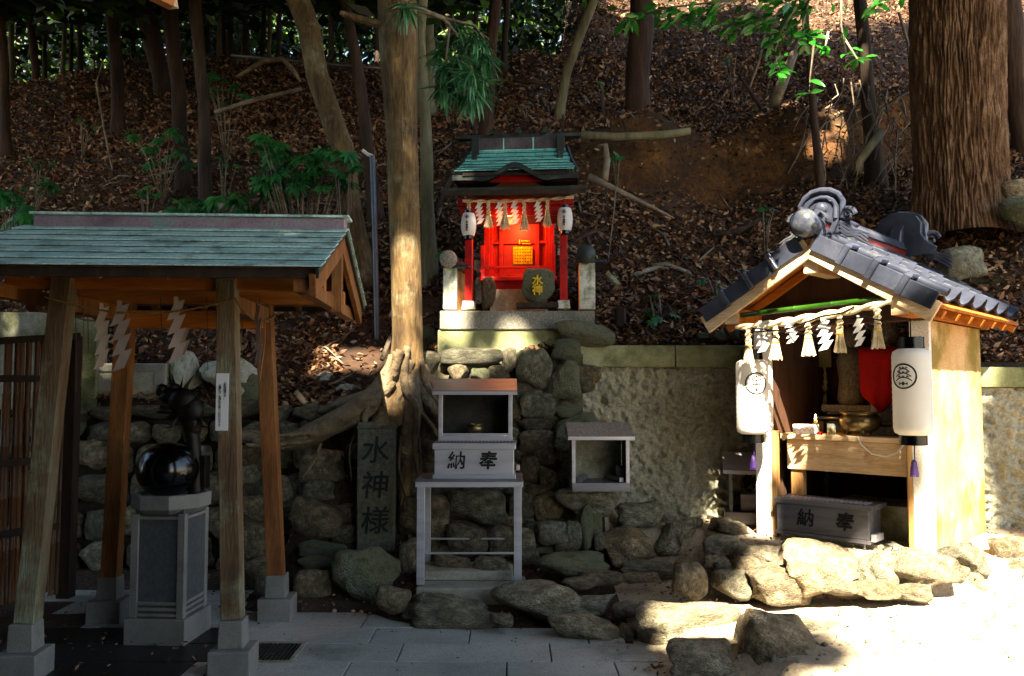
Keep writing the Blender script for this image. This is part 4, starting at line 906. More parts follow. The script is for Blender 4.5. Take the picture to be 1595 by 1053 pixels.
mb.lathe(prof, (0, 0, 0), 14, Matrix.Rotation(R(87), 3, 'Y')); mb.build('culm', m_gbamboo, t, smooth=True)
mb = MB(); mb.tube([lw_(-.4, -.5, H1-.06), lw_(-.15, -.51, H1-.06), lw_(.1, -.51, H1+.02), lw_(.25, -.5, H1+.04), lw_(.32, -.47, H1+.08)], .006, 6); mb.tube([lw_(-.42, -.49, H1-.03), lw_(-.1, -.5, H1-.08), lw_(.15, -.5, H1+.0), lw_(.4, -.5, H1-.0), lw_(.52, -.47, H1-.03)], .005, 6)
o = mb.build('black_cable', m_blk, smooth=True); tag(o, 'thin black electric cable slung along the straw rope', 'cable')
G2 = 'straw tassels on the rope of the tiled shrine'
lbs = ['leftmost straw tassel on the tiled shrine rope', 'second straw tassel from the left on the tiled shrine rope', 'fat middle straw tassel on the tiled shrine rope', 'straw tassel right of the middle streamer on the tiled shrine rope', 'rightmost straw tassel on the tiled shrine rope']
for i, (x, lb) in enumerate(zip((-.46, -.25, -.01, .21, .46), lbs)): straw_tassel(lw_(x, -.455, H1-.02+.02*i), .27, lb, G2, HR_, 1.4)
G3 = 'white paper streamers on the rope of the tiled shrine'
for x, h_, rz, lb in ((-.36, .24, 0, 'leftmost white zigzag streamer on the tiled shrine rope'), (-.13, .18, .9, 'half turned short streamer left of the fat middle tassel'), (.1, .24, .15, 'broad white zigzag streamer in the middle of the tiled shrine rope'), (.34, .22, 1.0, 'narrow turned streamer left of the rightmost tassel')):
    shide(lw_(x, -.47, H1+.02), h_, .1, HR_+rz+.15, m_paper, lb, G3, seed=int(x*100), n=4)
# tall lanterns
def emblem(parent, R0, z, rad, m=m_ink, yaw=0):
    # round pine crest wrapped on a cylinder of radius R0 facing -y
    def pt(u, v_): a_ = u/R0+yaw; return Vector((math.sin(a_)*(R0+.0015), -math.cos(a_)*(R0+.0015), z+v_))
    mb = MB(); mb.tube([pt(rad*math.cos(t*math.pi/18), rad*math.sin(t*math.pi/18)) for t in range(37)], rad*.07, 6, cap=False)
    for zz, w_, sg in ((.62, .5, 1), (.25, .62, 1), (-.1, .66, 1)):
        mb.tube([pt(rad*w_*(q/6), rad*(zz-.28*(q/6)**2)) for q in range(-6, 7)], rad*.045, 5)
        for q in (-3, 0, 3): mb.tube([pt(rad*(w_*q/6-.08), rad*(zz+.02)), pt(rad*w_*q/6, rad*(zz+.13)), pt(rad*(w_*q/6+.08), rad*(zz+.02))], rad*.05, 5)
    mb.tube([pt(-rad*.32, -rad*.62), pt(rad*.32, -rad*.62)], rad*.045, 5); mb.tube([pt(-rad*.3, -rad*.72), pt(-rad*.3, -rad*.5)], rad*.05, 5); mb.tube([pt(rad*.3, -rad*.72), pt(rad*.3, -rad*.5)], rad*.05, 5); mb.tube([pt(0, -rad*.75), pt(0, -rad*.45)], rad*.1, 5)
    return mb.build('crest', m, parent, smooth=True)
def lantern(loc, r, h_, label, rz, group, yaw):
    t = thing('paper_lantern', label, 'lantern', loc, rz, group)
    prof = [(r*.6, 0)]; n = 30
    for i in range(n+1):
        v_ = i/n; e = min(v_, 1-v_)*h_; rr_ = r if e > .05 else r*(.66+.34*math.sqrt(max(0, 1-(1-e/.05)**2)))
        prof.append((rr_+.0022*(i % 2), -h_*v_))
    prof.append((r*.6, -h_)); mb = MB(); mb.lathe(prof, n=40); mb.build('shade', m_lant, t, smooth=True, ang=60)
    mb = MB(); mb.lathe([(r*.68, -.005), (r*.68, .075), (r*.62, .075), (r*.62, -.0)], n=32); mb.build('top_ring', m_blk, t, smooth=True)
    mb = MB(); mb.lathe([(r*.72, -h_+.004), (r*.72, -h_-.06), (r*.66, -h_-.06), (r*.66, -h_)], n=32); mb.build('bottom_ring', m_blk, t, smooth=True)
    emblem(t, r, -h_*.32, r*.66, yaw=yaw)
    mb = MB(); mb.tube([(0, -.02, -h_-.03), (0, -.02, -h_-.16)], .004, 5); mb.build('tassel_cord', m_purple, t)
    mb = MB(); mb.lathe([(.006, -h_-.155), (.017, -h_-.17), (.02, -h_-.2), (.024, -h_-.25), (.02, -h_-.251)], n=12)
    for q in range(14): a_ = q*.449; mb.tube([(.018*math.cos(a_), -.0+.018*math.sin(a_), -h_-.2), (.024*math.cos(a_), .024*math.sin(a_), -h_-.265)], .0035, 4)
    mb.build('tassel', m_purple, t, smooth=True)
    mb = MB(); mb.tube([(0, 0, .07), (0, 0, .2)], .004, 5); mb.build('hanging_wire', m_blk, t)
    return t
G4 = 'tall white crested lanterns of the tiled shrine'
c = W(1171, 560, 6.33); lantern((c.x, c.y, c.z), .118, (676-560)*6.33/1300, 'tall white paper lantern hanging at the left pillar of the tiled shrine', 0, G4, -.02)
c = W(1419, 543, 5.45); lantern((c.x, c.y, c.z), .118, (678-543)*5.45/1300, 'tall white paper lantern hanging at the right pillar, crest turned left', -.26, G4, -.62)
# ---------------------------------------------------------------- red shrine
k = .00577
zp = W(808, 482, 7.45).z
rs = thing('red_shrine', 'small vermilion wooden shrine with teal copper roof on the concrete platform', 'shrine', (W(808, 0, 7.8).x, 7.8, zp), R(-5))
rp_ = lambda n, a, b, m=m_red, bev=.003: part(n, a, b, m, rs, bev)
for x in (-.42, .43):
    mb = MB(); mb.box((x, -.38, .035), (.115, .115, .075), top=.88); mb.build('post_base', m_mplast, rs, bev=.004)
    rp_('front_post', (x-.033, -.413, .073), (x+.033, -.347, 1.0))
    rp_('rear_post', (x*.72-.025, -.02, .22), (x*.72+.025, .03, 1.05))
rp_('porch_beam', (-.52, -.42, .93), (.52, -.35, 1.0)); rp_('porch_frieze', (-.5, -.405, .84), (.5, -.375, .925))
# cabinet
rp_('cabinet_base', (-.31, -.08, .2), (.31, .45, .29)); rp_('step_board', (-.36, -.14, .29), (.36, .45, .325))
rp_('cabinet_wall', (-.27, .08, .326), (.27, .45, 1.0))
for x in (-.27, -.17, .17, .27): rp_('cabinet_post', (x-.02, .03, .326), (x+.02, .079, 1.0))
for z in (.345, .66, .95): rp_('cabinet_rail', (-.25, .04, z), (.25, .078, z+.03))
for x in (-.33, .33):
    rp_('rail_post', (x-.018, -.13, .326), (x+.018, -.095, .62))
    for z in (.4, .5, .58): rp_('side_rail', (x-.01, -.09, z), (x+.01, .3, z+.018))
rp_('sill_rail', (-.31, -.125, .40), (.31, -.105, .425))
rp_('panel', (-.149, .06, .38), (.149, .079, .655))
# gilded lattice plaque, built of small bars
gl = MB()
for i in range(6): gl.b2((-.055, .03, .465+i*.029), (.125, .04, .483+i*.029))
for i in range(8): gl.b2((-.055+i*.0244, .022, .463), (-.044+i*.0244, .029, .63))
gl.build('gilded_lattice', m_gold, rs)
gl = MB(); gl.b2((.02, .03, .68), (.1, .045, .688)); gl.b2((.03, .03, .655), (.11, .045, .662)); gl.b2((-.0, .03, .655), (.008, .045, .7)); gl.build('gilded_latch', m_gold, rs)
rp_('platform_step', (-.25, -.2, 0), (.26, .42, .198), m_conc)
# lower porch roof
up = Vector((0, -.25, 1)).normalized()
mb = MB(); mb.beam((0, .0, 1.165), (0, -.62, 1.03), 1.28, .035, up=up); mb.build('porch_roof', m_dkmetal, rs, bev=.004)
mb = MB(); mb.beam((0, -.60, 1.005), (0, -.625, 1.0), 1.26, .04, up=up); mb.build('porch_eave_board', m_dkwood, rs)
for i in range(22): x = -.58+i*1.16/21; mb = MB(); mb.beam((x, -.02, 1.135), (x, -.58, 1.012), .022, .022, up=up); mb.build('porch_rafter', m_red, rs)
# curved gable
def kh(x): a = abs(x)/.58; return 1.165+.12*math.exp(-(x/.16)**2)-.014*math.exp(-((abs(x)-.27)/.07)**2)+.012*a
n = 36; xs_ = [-.56+1.12*i/n for i in range(n+1)]
mb = MB(); mb.prism([(x, kh(x)-.012) for x in xs_]+[(.5, 1.15), (-.5, 1.15)], (0, -.36, 0), (1, 0, 0), (0, 0, 1), .02); mb.build('gable_panel', m_red, rs)
vs = [];
for x in xs_:
    for (dy, dz) in ((-.48, -.026), (-.48, .02), (-.1, .035), (-.1, .0)): vs.append((x, dy, kh(x)+dz))
fs = [(4*i+j, 4*i+(j+1) % 4, 4*i+4+(j+1) % 4, 4*i+4+j) for i in range(n) for j in range(4)]+[(0, 1, 2, 3), tuple(4*n+j for j in (3, 2, 1, 0))]
mb = MB(); mb.add(vs, fs); mb.build('curved_bargeboard', m_dkmetal, rs, smooth=True)
# teal main roof: shingle courses, concave
zr_, ze_ = 1.55, 1.23
def prof_(s): return (-.02-.42*s, zr_-(zr_-ze_)*(1.35*s-.35*s*s))
for sy in (-1, 1):
    for r_ in range(7):
        (y0, z0_), (y1, z1_) = prof_(r_/7), prof_((r_+1)/7)
        hw = .44+.11*(r_+1)/7; x = -hw-(.09 if r_ % 2 else 0)
        while x < hw:
            xa, xb2 = max(x+.002, -hw), min(x+.178, hw); x += .18
            if xb2-xa < .02: continue
            y1_ = y1-.008; mb = MB(); mb.beam(((xa+xb2)/2, -sy*y0 if sy > 0 else y0, z0_+.004), ((xa+xb2)/2, -sy*y1_ if sy > 0 else y1_, z1_+.016), xb2-xa, .007); mb.build('shingle', m_teal, rs)
    mb = MB(); (y0, z0_), (y1, z1_) = prof_(0), prof_(1); s_ = -1 if sy > 0 else 1
    mb.prism([(0, zr_-.03), (s_*-.001, zr_-.0)]+[(s_*prof_(q/8)[0], prof_(q/8)[1]-.004) for q in range(9)]+[(s_*(-.49), ze_-.045), (s_*-.2, zr_-.19)], (-.47, 0, 0), (0, 1, 0), (0, 0, 1), .94); mb.build('roof_body', m_dkwood, rs)
for x in (-.56, .56):
    for s_ in (-1, 1): mb = MB(); mb.tube([(x*(.82+.18*q/6), s_*-prof_(q/6)[0], prof_(q/6)[1]+.0) for q in range(7)], .02, 6); mb.build('roof_edge', m_dkmetal, rs)
rp_('ridge_box', (-.42, -.055, 1.53), (.42, .055, 1.655), m_rustcu)
for x in (-.14, .14): rp_('ridge_seam', (x-.006, -.06, 1.54), (x+.006, -.056, 1.65), m_teal)
rp_('ridge_flashing', (-.43, -.09, 1.52), (.43, .09, 1.532), m_teal)
rp_('ridge_beam', (-.58, -.05, 1.656), (.58, .05, 1.69), m_dkmetal)
for x in (-.4, .4): rp_('ridge_clamp', (x-.035, -.11, 1.42), (x+.035, -.068, 1.66), m_dkmetal); rp_('ridge_clamp_foot', (x-.025, -.2, 1.38), (x+.025, -.112, 1.47), m_dkmetal)
for x in (-.25, 0, .25): mb = MB(); mb.tube([(x, -.1, 1.705), (x, .1, 1.705)], .024, 10); mb.build('ridge_billet', m_dkmetal, rs, smooth=True)
for x in (-.42, .42):
    for s_ in (-1, 1): mb = MB(); mb.beam((x, -s_*.08, 1.6), (x, s_*.1, 1.84), .02, .035); mb.build('ridge_finial', m_dkwood, rs)
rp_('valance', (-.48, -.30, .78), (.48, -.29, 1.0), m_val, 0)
rm = mat4(rs); rw_ = lambda x, y_, z: rm @ Vector((x, y_, z))
rope(rw_(-.47, -.45, .97), rw_(.52, -.45, .985), .014, .015, 'straw rope tied below the porch roof of the red shrine', 1.1)
G5 = 'straw tassels on the red shrine'
for x, h_, lb in ((-.41, .24, 'dark straw tassel beside the left lantern of the red shrine'), (-.235, .24, 'second straw tassel from the left on the red shrine'), (-.085, .26, 'straw tassel tied round its middle, below the orange bulb'), (.085, .27, 'wide straw tassel right of the shrine centre'), (.29, .24, 'straw tassel touching the right lantern of the red shrine')):
    straw_tassel(rw_(x, -.46, .96), h_, lb, G5, -.1, 1.1)
G6 = 'white paper streamers on the red shrine'
for x, h_, lb in ((-.325, .21, 'leftmost white zigzag streamer on the red shrine'), (-.145, .23, 'white zigzag streamer just left of the orange bulb'), (-.01, .22, 'white zigzag streamer in the middle of the red shrine'), (.2, .2, 'rightmost white streamer on the red shrine')):
    shide(rw_(x, -.47, .955), h_, .075, -.1, m_paper, lb, G6, seed=int(x*1000), n=5)
o = MB().lathe([(max(.001, .026*math.sin(math.pi*i/8)), .034*math.cos(math.pi*i/8)) for i in range(9)], n=16).build('light_bulb', m_bulb, None, smooth=True)
bp = rw_(-.06, -.25, .9); o.location = bp; tag(o, 'glowing orange bulb behind the streamers of the red shrine', 'light bulb')
mb = MB(); mb.tube([(0, 0, .03), (0, 0, .1)], .008, 6); mb.build('socket', m_blk, o)
for (loc, e) in ((rw_(-.06, -.33, .80), 1.5), (rw_(.0, -.2, .85), .9)):
    ld = bpy.data.lights.new('bulb_light', 'POINT'); ld.energy = e; ld.color = (1, .36, .12); ld.shadow_soft_size = .03; lo = bpy.data.objects.new('bulb_light', ld); COL.objects.link(lo); lo.location = loc
def small_lantern(loc, label, mir):
    t = thing('paper_lantern', label, 'lantern', loc, 0, 'round lanterns of the red shrine')
    mb = MB(); pr = []
    for i in range(15): v_ = i/14; r = .068*(math.sin(math.pi*(.16+.68*v_))**.45)+(.0012 if i % 2 else 0); pr.append((r, .1-.2*v_))
    mb.lathe([(.03, .1)]+pr+[(.03, -.1)], n=28); mb.build('shade', m_lant2, t, smooth=True)
    mb = MB(); mb.lathe([(.04, .098), (.04, .125), (.035, .125), (.035, .098)], n=20); mb.build('top_ring', m_blk, t, smooth=True)
    mb = MB(); mb.lathe([(.04, -.098), (.04, -.128), (.035, -.128), (.035, -.098)], n=20); mb.build('bottom_ring', m_blk, t, smooth=True)
    text('\n'.join('水之宮神社'[:5]), .021, (-.012, -.0715, -.022), (math.pi/2, 0, -.16), m_ink, t, line=.85, bold=.03)
    mb = MB(); mb.tube([(-.014+.016*math.cos(q*.524), -.0695, .06+.016*math.sin(q*.524)) for q in range(13)], .002, 5); mb.box((-.014, -.0685, .06), (.012, .002, .02)); mb.box((-.014, -.0685, .06), (.02, .002, .004)); mb.build('crest', m_ink, t)
    mb = MB(); mb.tube([(0, 0, .12), (0, 0, .2)], .003, 4); mb.build('hanging_wire', m_blk, t)
small_lantern(W(730, 350, 7.32), 'round white lantern at the left post of the red shrine', 0)
small_lantern(W(880, 342, 7.25), 'round white lantern at the right post of the red shrine', 0)
# low side walls with tile copings
for (px0, px1, py0, py1, bx, by, rr_, lb, dx, wm_) in ((690, 712, 414, 486, 698, 403, .078, 'low plastered side wall with round tiled end left of the red shrine', .28, m_ochre), (903, 927, 408, 478, 913, 395, .085, 'low plastered side wall with round tiled end right of the red shrine', .06, m_ochre)):
    a, b = W(px0, py1, 7.42), W(px1, py0, 7.42); t = thing('side_wall', lb, 'wall', (a.x, 7.42, zp)); w_ = b.x-a.x; h_ = b.z-zp
    mb = MB(); mb.b2((0, 0, 0), (w_, .06, h_)); mb.build('end_pillar', m_mplast, t, bev=.004)
    mb = MB(); mb.prism([(0, 0), (w_, 0), (w_, h_), (0, h_)], (0.0, .062, 0), (1, 0, 0), (0, 0, 1), -.5)
    mb.v = [(x+(y-.062)*dx, y, z-(y-.062)*.12) for x, y, z in mb.v]; mb.build('wall_body', wm_, t)
    c_ = W(bx, by, 7.35); o_ = Vector((c_.x-a.x, -.07, c_.z-zp))
    mb = MB(); mb.lathe([(.001, .03), (rr_*.7, .022), (rr_, 0), (rr_, -.06)], o_, 22, Matrix.Rotation(math.pi/2, 3, 'X')); mb.build('round_end_tile', m_dkmetal if bx > 800 else m_granite, t, smooth=True)
    for q in range(4):
        y0 = -.02+q*.14; mb = MB(); mb.tube([o_+Vector((dx*(y0+.07), y0+.05, -.12*y0+.0)), o_+Vector((dx*(y0+.21), y0+.2, -.12*y0-.03))], [rr_*.75, rr_*.8], 12); mb.build('coping_tile', m_tile, t, smooth=True)
        mb = MB(); mb.beam(o_+Vector((w_/2-.02+dx*(y0+.07), y0+.06, -.06)), o_+Vector((w_/2-.02+dx*(y0+.2), y0+.195, -.08)), .26, .02); mb.build('coping_pan', m_tile, t, bev=.003)
c = W(755, 410, 8.2); t = thing('stone_lantern_wall', 'pale stone block visible behind the left post of the red shrine', 'stone block', (c.x, 8.2, zp))
mb = MB(); mb.box((0, 0, .28), (.2, .1, .56)); mb.build('block', m_mplast, t, bev=.005); mb = MB(); mb.box((0, 0, .59), (.32, .2, .05)); mb.build('cap', m_granite, t, bev=.005)
def stele(b, Y, label, m, seed, th=.09):
    c = W((b[0]+b[2])/2, b[3], Y); t = thing('stone_stele', label, 'stele', (c.x, Y, c.z)); w_ = (b[2]-b[0])*Y/1300; h_ = (b[3]-b[1])*Y/1300
    me = rock_mesh(seed, 4, .3, .1, m); inst('stone', me, t, (0, 0, h_/2), (0, 0, 0), (w_/2, th/2, h_/2)); return t, w_, h_
stele((749, 430, 773, 484), 7.5, 'small narrow dark stele left of the shrine step', m_stonew, 55)
t, w_, h_ = stele((812, 417, 865, 474), 7.33, 'rounded green stone with two gold characters before the red shrine', m_mossy, 61, .12)
for q, ch in enumerate('水神'): text(ch, .095, (-.01, -.068, h_*.62-q*.085), (math.pi/2, 0, 0), m_goldpt, t, bold=.03, depth=.012)
mb = MB(); c = W(838, 482, 7.33); mb.b2((-.19, -.07, 0), (.18, .07, .045)); o = mb.build('stone_base_board', m_dkwood, bev=.004); o.location = (c.x, 7.36, zp+.002); tag(o, 'dark board under the gold lettered stone', 'board')
# ---------------------------------------------------------------- posts and poles on the slope
def ground_at(px, Y): x = W(px, 0, Y).x; return Vector((x, Y, T(x, Y)))
p0 = ground_at(594, 8.3); p1 = W(580, 243, 8.3)
t = thing('steel_pole', 'grey leaning pole with hooked white tip left of the main trunk', 'pole', p0)
mb = MB(); mb.tube([p0-Vector((0, 0, .3)), p0.lerp(p1, .5), p1], .028, 10); mb.build('tube', m_pole, t, smooth=True, world=True)
mb = MB(); mb.tube([p1, p1+Vector((-.05, 0, .02)), p1+Vector((-.1, 0, .06))], .018, 8); mb.build('spring_tip', m_paper, t, smooth=True, world=True)
a, b = W(966, 530, 7.8), W(966, 480, 7.8); mb = MB(); mb.tube([a-Vector((0, 0, .2)), b], .055, 10, wob=.2); o = mb.build('wooden_stump', m_barkd, smooth=True); tag(o, 'short sawn wooden stump right of the shrine platform', 'stump')
# wooden corner at the top left edge
t = thing('wooden_eave_corner', 'corner of a wooden board poking into the top edge, upper left', 'board', W(262, 0, 3.6))
mb = MB(); mb.beam(W(215, -18, 3.5), W(268, 8, 3.6), .05, .03); mb.build('board', m_cedarx, t, world=True); mb = MB(); mb.beam(W(262, -25, 3.6), W(268, 12, 3.62), .04, .05, up=(0, 1, 0)); mb.build('end_block', m_pine, t, world=True)

# ---------------------------------------------------------------- trees
def trunk_pts(spec, Y, ext=5.0, base=None):
    """spec: list of (px, py, width_px) from base to top"""
    pts = [W(a, b, Y) for a, b, c in spec]; rad = [c*Y/2600 for a, b, c in spec]
    pts[0].z = min(pts[0].z, T(pts[0].x, Y))-.25
    d = (pts[-1]-pts[-2]).normalized(); pts.append(pts[-1]+d*ext*.5+Vector((0, 0, .3))); rad.append(rad[-1]*.85)
    pts.append(pts[-1]+(d+Vector((0, 0, .5))).normalized()*ext*.5); rad.append(rad[-1]*.6)
    # refine
    P2, R2 = [], []
    for i in range(len(pts)-1):
        n = 5
        for q in range(n):
            t_ = q/n; p = pts[i].lerp(pts[i+1], t_); p += Vector((noise.noise(p*1.3), noise.noise(p*1.3+Vector((9, 9, 9))), 0))*rad[i]*.5*min(1, i+t_); P2.append(p); R2.append(rad[i]+(rad[i+1]-rad[i])*t_)
    P2.append(pts[-1]); R2.append(rad[-1])
    R2[0] *= 1.5; R2[1] *= 1.22
    return P2, R2
crown_me = {}
def crown_mesh(seed, n=4200, r=2.6):
    if seed in crown_me: return crown_me[seed]
    rg = np.random.RandomState(seed); cl = rg.normal(size=(22, 3)); cl /= np.linalg.norm(cl, axis=1)[:, None]; cl *= (r*(.4+.6*rg.rand(22)))[:, None]; cl[:, 2] *= .6
    P_ = cl[rg.randint(0, 22, n)]+rg.normal(size=(n, 3))*r*.18
    o = scatter_quads('crown', P_, .17, m_foli, seed, flat=.8); me = o.data; bpy.data.objects.remove(o); crown_me[seed] = me; return me
def tree(name, label, spec, Y, mat, ext=5.0, group=None, crown=True, n=12, wob=.12, cs=1.0):
    P_, R_ = trunk_pts(spec, Y, ext); b = P_[0].copy(); b.z += .25
    t = thing(name, label, 'tree', b, 0, group)
    mb = MB(); mb.tube(P_, R_, n, wob=wob); mb.build('trunk', mat, t, smooth=True, world=True, ang=0)
    rr_ = random.Random(int(abs(b.x*100)))
    for q in range(3):
        p = P_[-2-q*2]; a_ = rr_.uniform(0, 6.28); mb = MB(); mb.tube([p, p+Vector((math.cos(a_), math.sin(a_), .6))*.8, p+Vector((math.cos(a_), math.sin(a_), .9))*1.7], [R_[-3]*.5, R_[-3]*.3, .02], 6); mb.build('limb', mat, t, smooth=True, world=True, ang=0)
    if crown:
        inst('crown', crown_mesh(rr_.randrange(4)), t, P_[-1]-b+Vector((0, 0, .6)), (0, 0, rr_.uniform(0, 6)), cs)
    return t
TR = [
 ([(12, 215, 16), (6, 100, 14), (0, -30, 12)], 12.5, m_barkd, 'dark trunk cut by the left edge of the photograph'),
 ([(20, 120, 9), (18, 50, 8), (14, -20, 8)], 19, m_barkg, 'thin sunlit pale trunk near the upper left corner'),
 ([(66, 110, 13), (50, 50, 12), (38, -20, 12)], 18, m_barkd, 'dark trunk leaning left near the upper left corner'),
 ([(186, 190, 20), (182, 100, 20), (172, -20, 19)], 13.5, m_barkd, 'straight dark trunk above the left end of the pavilion roof'),
 ([(258, 130, 24), (238, 50, 30), (212, -20, 34)], 15.5, m_barkd, 'thick nearly black trunk leaning left behind the board corner'),
 ([(290, 255, 24), (274, 130, 22), (258, -20, 26)], 11.5, m_barkd, 'trunk rising left of the slim dark trunk over the pavilion'),
 ([(326, 300, 26), (316, 160, 18), (302, -20, 20)], 10.4, m_barkd, 'slim dark trunk standing above the middle of the pavilion roof'),
 ([(566, 335, 46), (535, 230, 36), (490, 90, 34), (455, -30, 36)], 9.3, m_bark, 'leaning brown trunk left of the main trunk'),
 ([(590, 255, 24), (566, 170, 18), (545, 50, 18), (534, -20, 20)], 10.5, m_barkd, 'dark trunk just left of the main trunk'),
 ([(672, 322, 24), (662, 200, 18), (656, 60, 16), (662, -20, 16)], 8.8, m_barkg, 'slender grey trunk directly behind the main trunk'),
 ([(664, 150, 30), (663, 70, 26), (666, -20, 24)], 14, m_barkg, 'greenish trunk in the gap right of the main trunk'),
 ([(750, 215, 28), (764, 120, 20), (772, -20, 20)], 11, m_barkd, 'trunk behind the strap leaved sprays'),
 ([(784, 120, 11), (787, 50, 10), (790, -20, 10)], 15.5, m_barkd, 'thin dark trunk right of the strap leaved sprays'),
 ([(866, 172, 18), (882, 110, 16), (905, 50, 15), (930, -20, 16)], 13, m_barkg, 'brown trunk leaning right on the sunny slope'),
 ([(994, 205, 44), (996, 100, 38), (998, -20, 36)], 12.3, m_barkd, 'dark trunk with a brightly lit left edge'),
 ([(1290, 330, 16), (1272, 200, 13), (1256, 60, 10), (1252, -20, 9)], 8.3, m_barkd, 'thin bare trunk just behind the tiled roof ridge'),
 ([(1362, 205, 30), (1352, 100, 20), (1338, -20, 20)], 10.4, m_barkd, 'medium trunk between the thin bare trunk and the huge one'),
 ([(1600, 250, 30), (1580, 100, 34), (1570, -20, 36)], 10.8, m_barkd, 'dark trunk at the right edge behind the huge one'),
]
for sp, Y, m, lb in TR: tree('tree', lb, sp, Y, m, ext=(3.0+Y*.08) if sp[0][0] < 600 else 4.5+Y*.15, cs=1.15)
lefts = [o for o in COL.objects if o.name.startswith('tree') and o.type == 'EMPTY' and o.location.x < -.5]
for x in (-14, -12, -10, -8, -6, -4, -2):  # extra unseen crowns added above the left slope to darken it
    for y in (8.0, 10, 12, 14, 16, 18):
        if x < -.95*y: continue
        t = min(lefts, key=lambda o: (o.location.x-x)**2+(o.location.y-y)**2)
        inst('crown', crown_mesh(int(y) % 4), t, Vector((x, y, .46*y+1.6+1.9))-t.location, (0, 0, x), (1.15, 1.15, .5))
# far forest trunks beyond the crest
rr_ = random.Random(8)
spots = [(95, 8), (110, 7), (128, 10), (150, 6), (208, 9), (325, 7), (338, 10), (352, 8), (362, 12), (375, 8), (388, 12), (404, 9), (418, 8), (432, 10), (470, 8), (498, 9), (515, 10), (75, 7), (30, 6), (225, 7), (585, 9), (700, 10), (735, 9)]
protos = []
for i, (px, wd) in enumerate(spots):
    Y = rr_.uniform(18.5, 26); lean = rr_.uniform(-14, 14)
    tree('forest_tree', 'slim backlit forest trunk on the far crest of the slope', [(px, 112, wd), (px+lean*.5, 40, wd*.85), (px+lean, -60, wd*.8)], Y, m_barkd if i % 3 else m_barkg, ext=6, group='slim trunks on the far crest', n=7, cs=1.15)
# undergrowth and sunlit leaves beyond the crest
rg = np.random.RandomState(21); P_ = []
for i in range(520):
    x = rg.uniform(-26, 5); y = rg.uniform(20, 44); zz = T(x, y)+rg.uniform(.2, 10)
    c = rg.normal(size=(170, 3))*np.array([.6, .6, .45]); P_.append(c+np.array([x, y, zz]))
bk = rg.uniform(0, 1, size=(26000, 3))*np.array([66, 9, 26])+np.array([-48, 50, 9])
b2 = scatter_quads('forest_foliage', bk, .42, m_cano, 16, flat=.9); tag(b2, 'dark dense mass of distant forest foliage closing off the sky', 'foliage', kind='stuff')
o = scatter_quads('forest_foliage', np.concatenate(P_), .17, m_foli, 6, flat=.8); tag(o, 'bright green sunlit foliage between the trunks beyond the crest', 'foliage', kind='stuff')
# ---- main trunk with spreading roots
def mesh_tube_grid(name, path, radf, n, mat, parent, m=60, smooth=True):
    vs, fs = [], []
    for i in range(m+1):
        t_ = i/m; p = path(t_)
        for q in range(n): a_ = 2*math.pi*q/n; r = radf(t_, a_, p); vs.append((p.x+math.cos(a_)*r, p.y+math.sin(a_)*r, p.z))
    for i in range(m):
        for q in range(n): fs.append((i*n+q, i*n+(q+1) % n, (i+1)*n+(q+1) % n, (i+1)*n+q))
    mb = MB(); mb.add(vs, fs); return mb.build(name, mat, parent, smooth=smooth, world=True, ang=0)
MY = 6.95
mt = thing('tree', 'main smooth brown trunk with big exposed roots in the centre of the photograph', 'tree', W(632, 640, MY))
pa, pb, pc, pd_ = W(633, 660, MY), W(636, 520, MY), W(628, 250, MY), W(618, -40, MY)
pts = [pa, pb, pc, pd_, pd_+Vector((-.2, .2, 4))]
def path(t_):
    s_ = t_*4; i = min(3, int(s_)); return pts[i].lerp(pts[i+1], s_-i)
def rad(t_, a_, p):
    z = p.z; r = .127+.01*math.sin(a_*1-.7)+.04*min(1, max(0, (z-3.7)/.9))
    fl = max(0, 1-(z-pa.z)/.72); r += .16*fl**2.2*(1+.5*math.cos(3*a_+.5))+.05*fl*abs(math.sin(2.5*a_))
    return max(.04, r*(1+.05*noise.noise(Vector((math.cos(a_)*1.7, math.sin(a_)*1.7, z*.7)))+.035*noise.noise(Vector((math.cos(a_)*5, math.sin(a_)*5, z*1.3)))) - max(0, z-6)*.02)
mesh_tube_grid('trunk', path, rad, 48, m_bark, mt, 160)
def root(spec, name='root', m=m_root, n=12, wob=.35):
    pts = [W(a, b, Y) for a, b, Y, r in spec]; rad_ = [r for *_, r in spec]; P2, R2 = [], []
    for i in range(len(pts)-1):
        p_1 = pts[max(i-1, 0)]; p0_, p1_, p2_ = pts[i], pts[i+1], pts[min(i+2, len(pts)-1)]
        for q in range(6):
            t_ = q/6; p = .5*((2*p0_)+(p1_-p_1)*t_+(2*p_1-5*p0_+4*p1_-p2_)*t_*t_+(3*p0_-p_1-3*p1_+p2_)*t_**3); P2.append(p); R2.append(rad_[i]+(rad_[i+1]-rad_[i])*t_)
    P2.append(pts[-1]); R2.append(rad_[-1]); mb = MB(); mb.tube(P2, R2, n, wob=wob); return mb.build(name, m, mt, smooth=True, world=True, ang=0)
root([(628, 560, 6.9, .12), (606, 610, 6.85, .12), (570, 634, 6.8, .105), (530, 655, 6.8, .1), (480, 680, 6.85, .085), (430, 690, 6.9, .06), (375, 680, 6.95, .05)])
root([(622, 570, 6.86, .1), (590, 612, 6.78, .09), (560, 632, 6.74, .075), (500, 668, 6.74, .07), (455, 684, 6.78, .05), (395, 690, 6.8, .04)])
root([(618, 585, 6.85, .08), (585, 615, 6.85, .07), (545, 626, 6.9, .06), (500, 640, 7.1, .03)])
root([(640, 590, 6.85, .1), (642, 640, 6.76, .085), (638, 690, 6.74, .08), (632, 740, 6.72, .05), (628, 790, 6.7, .03)])
root([(648, 580, 6.88, .09), (668, 630, 6.8, .06), (690, 665, 6.78, .045), (700, 720, 6.75, .03)])
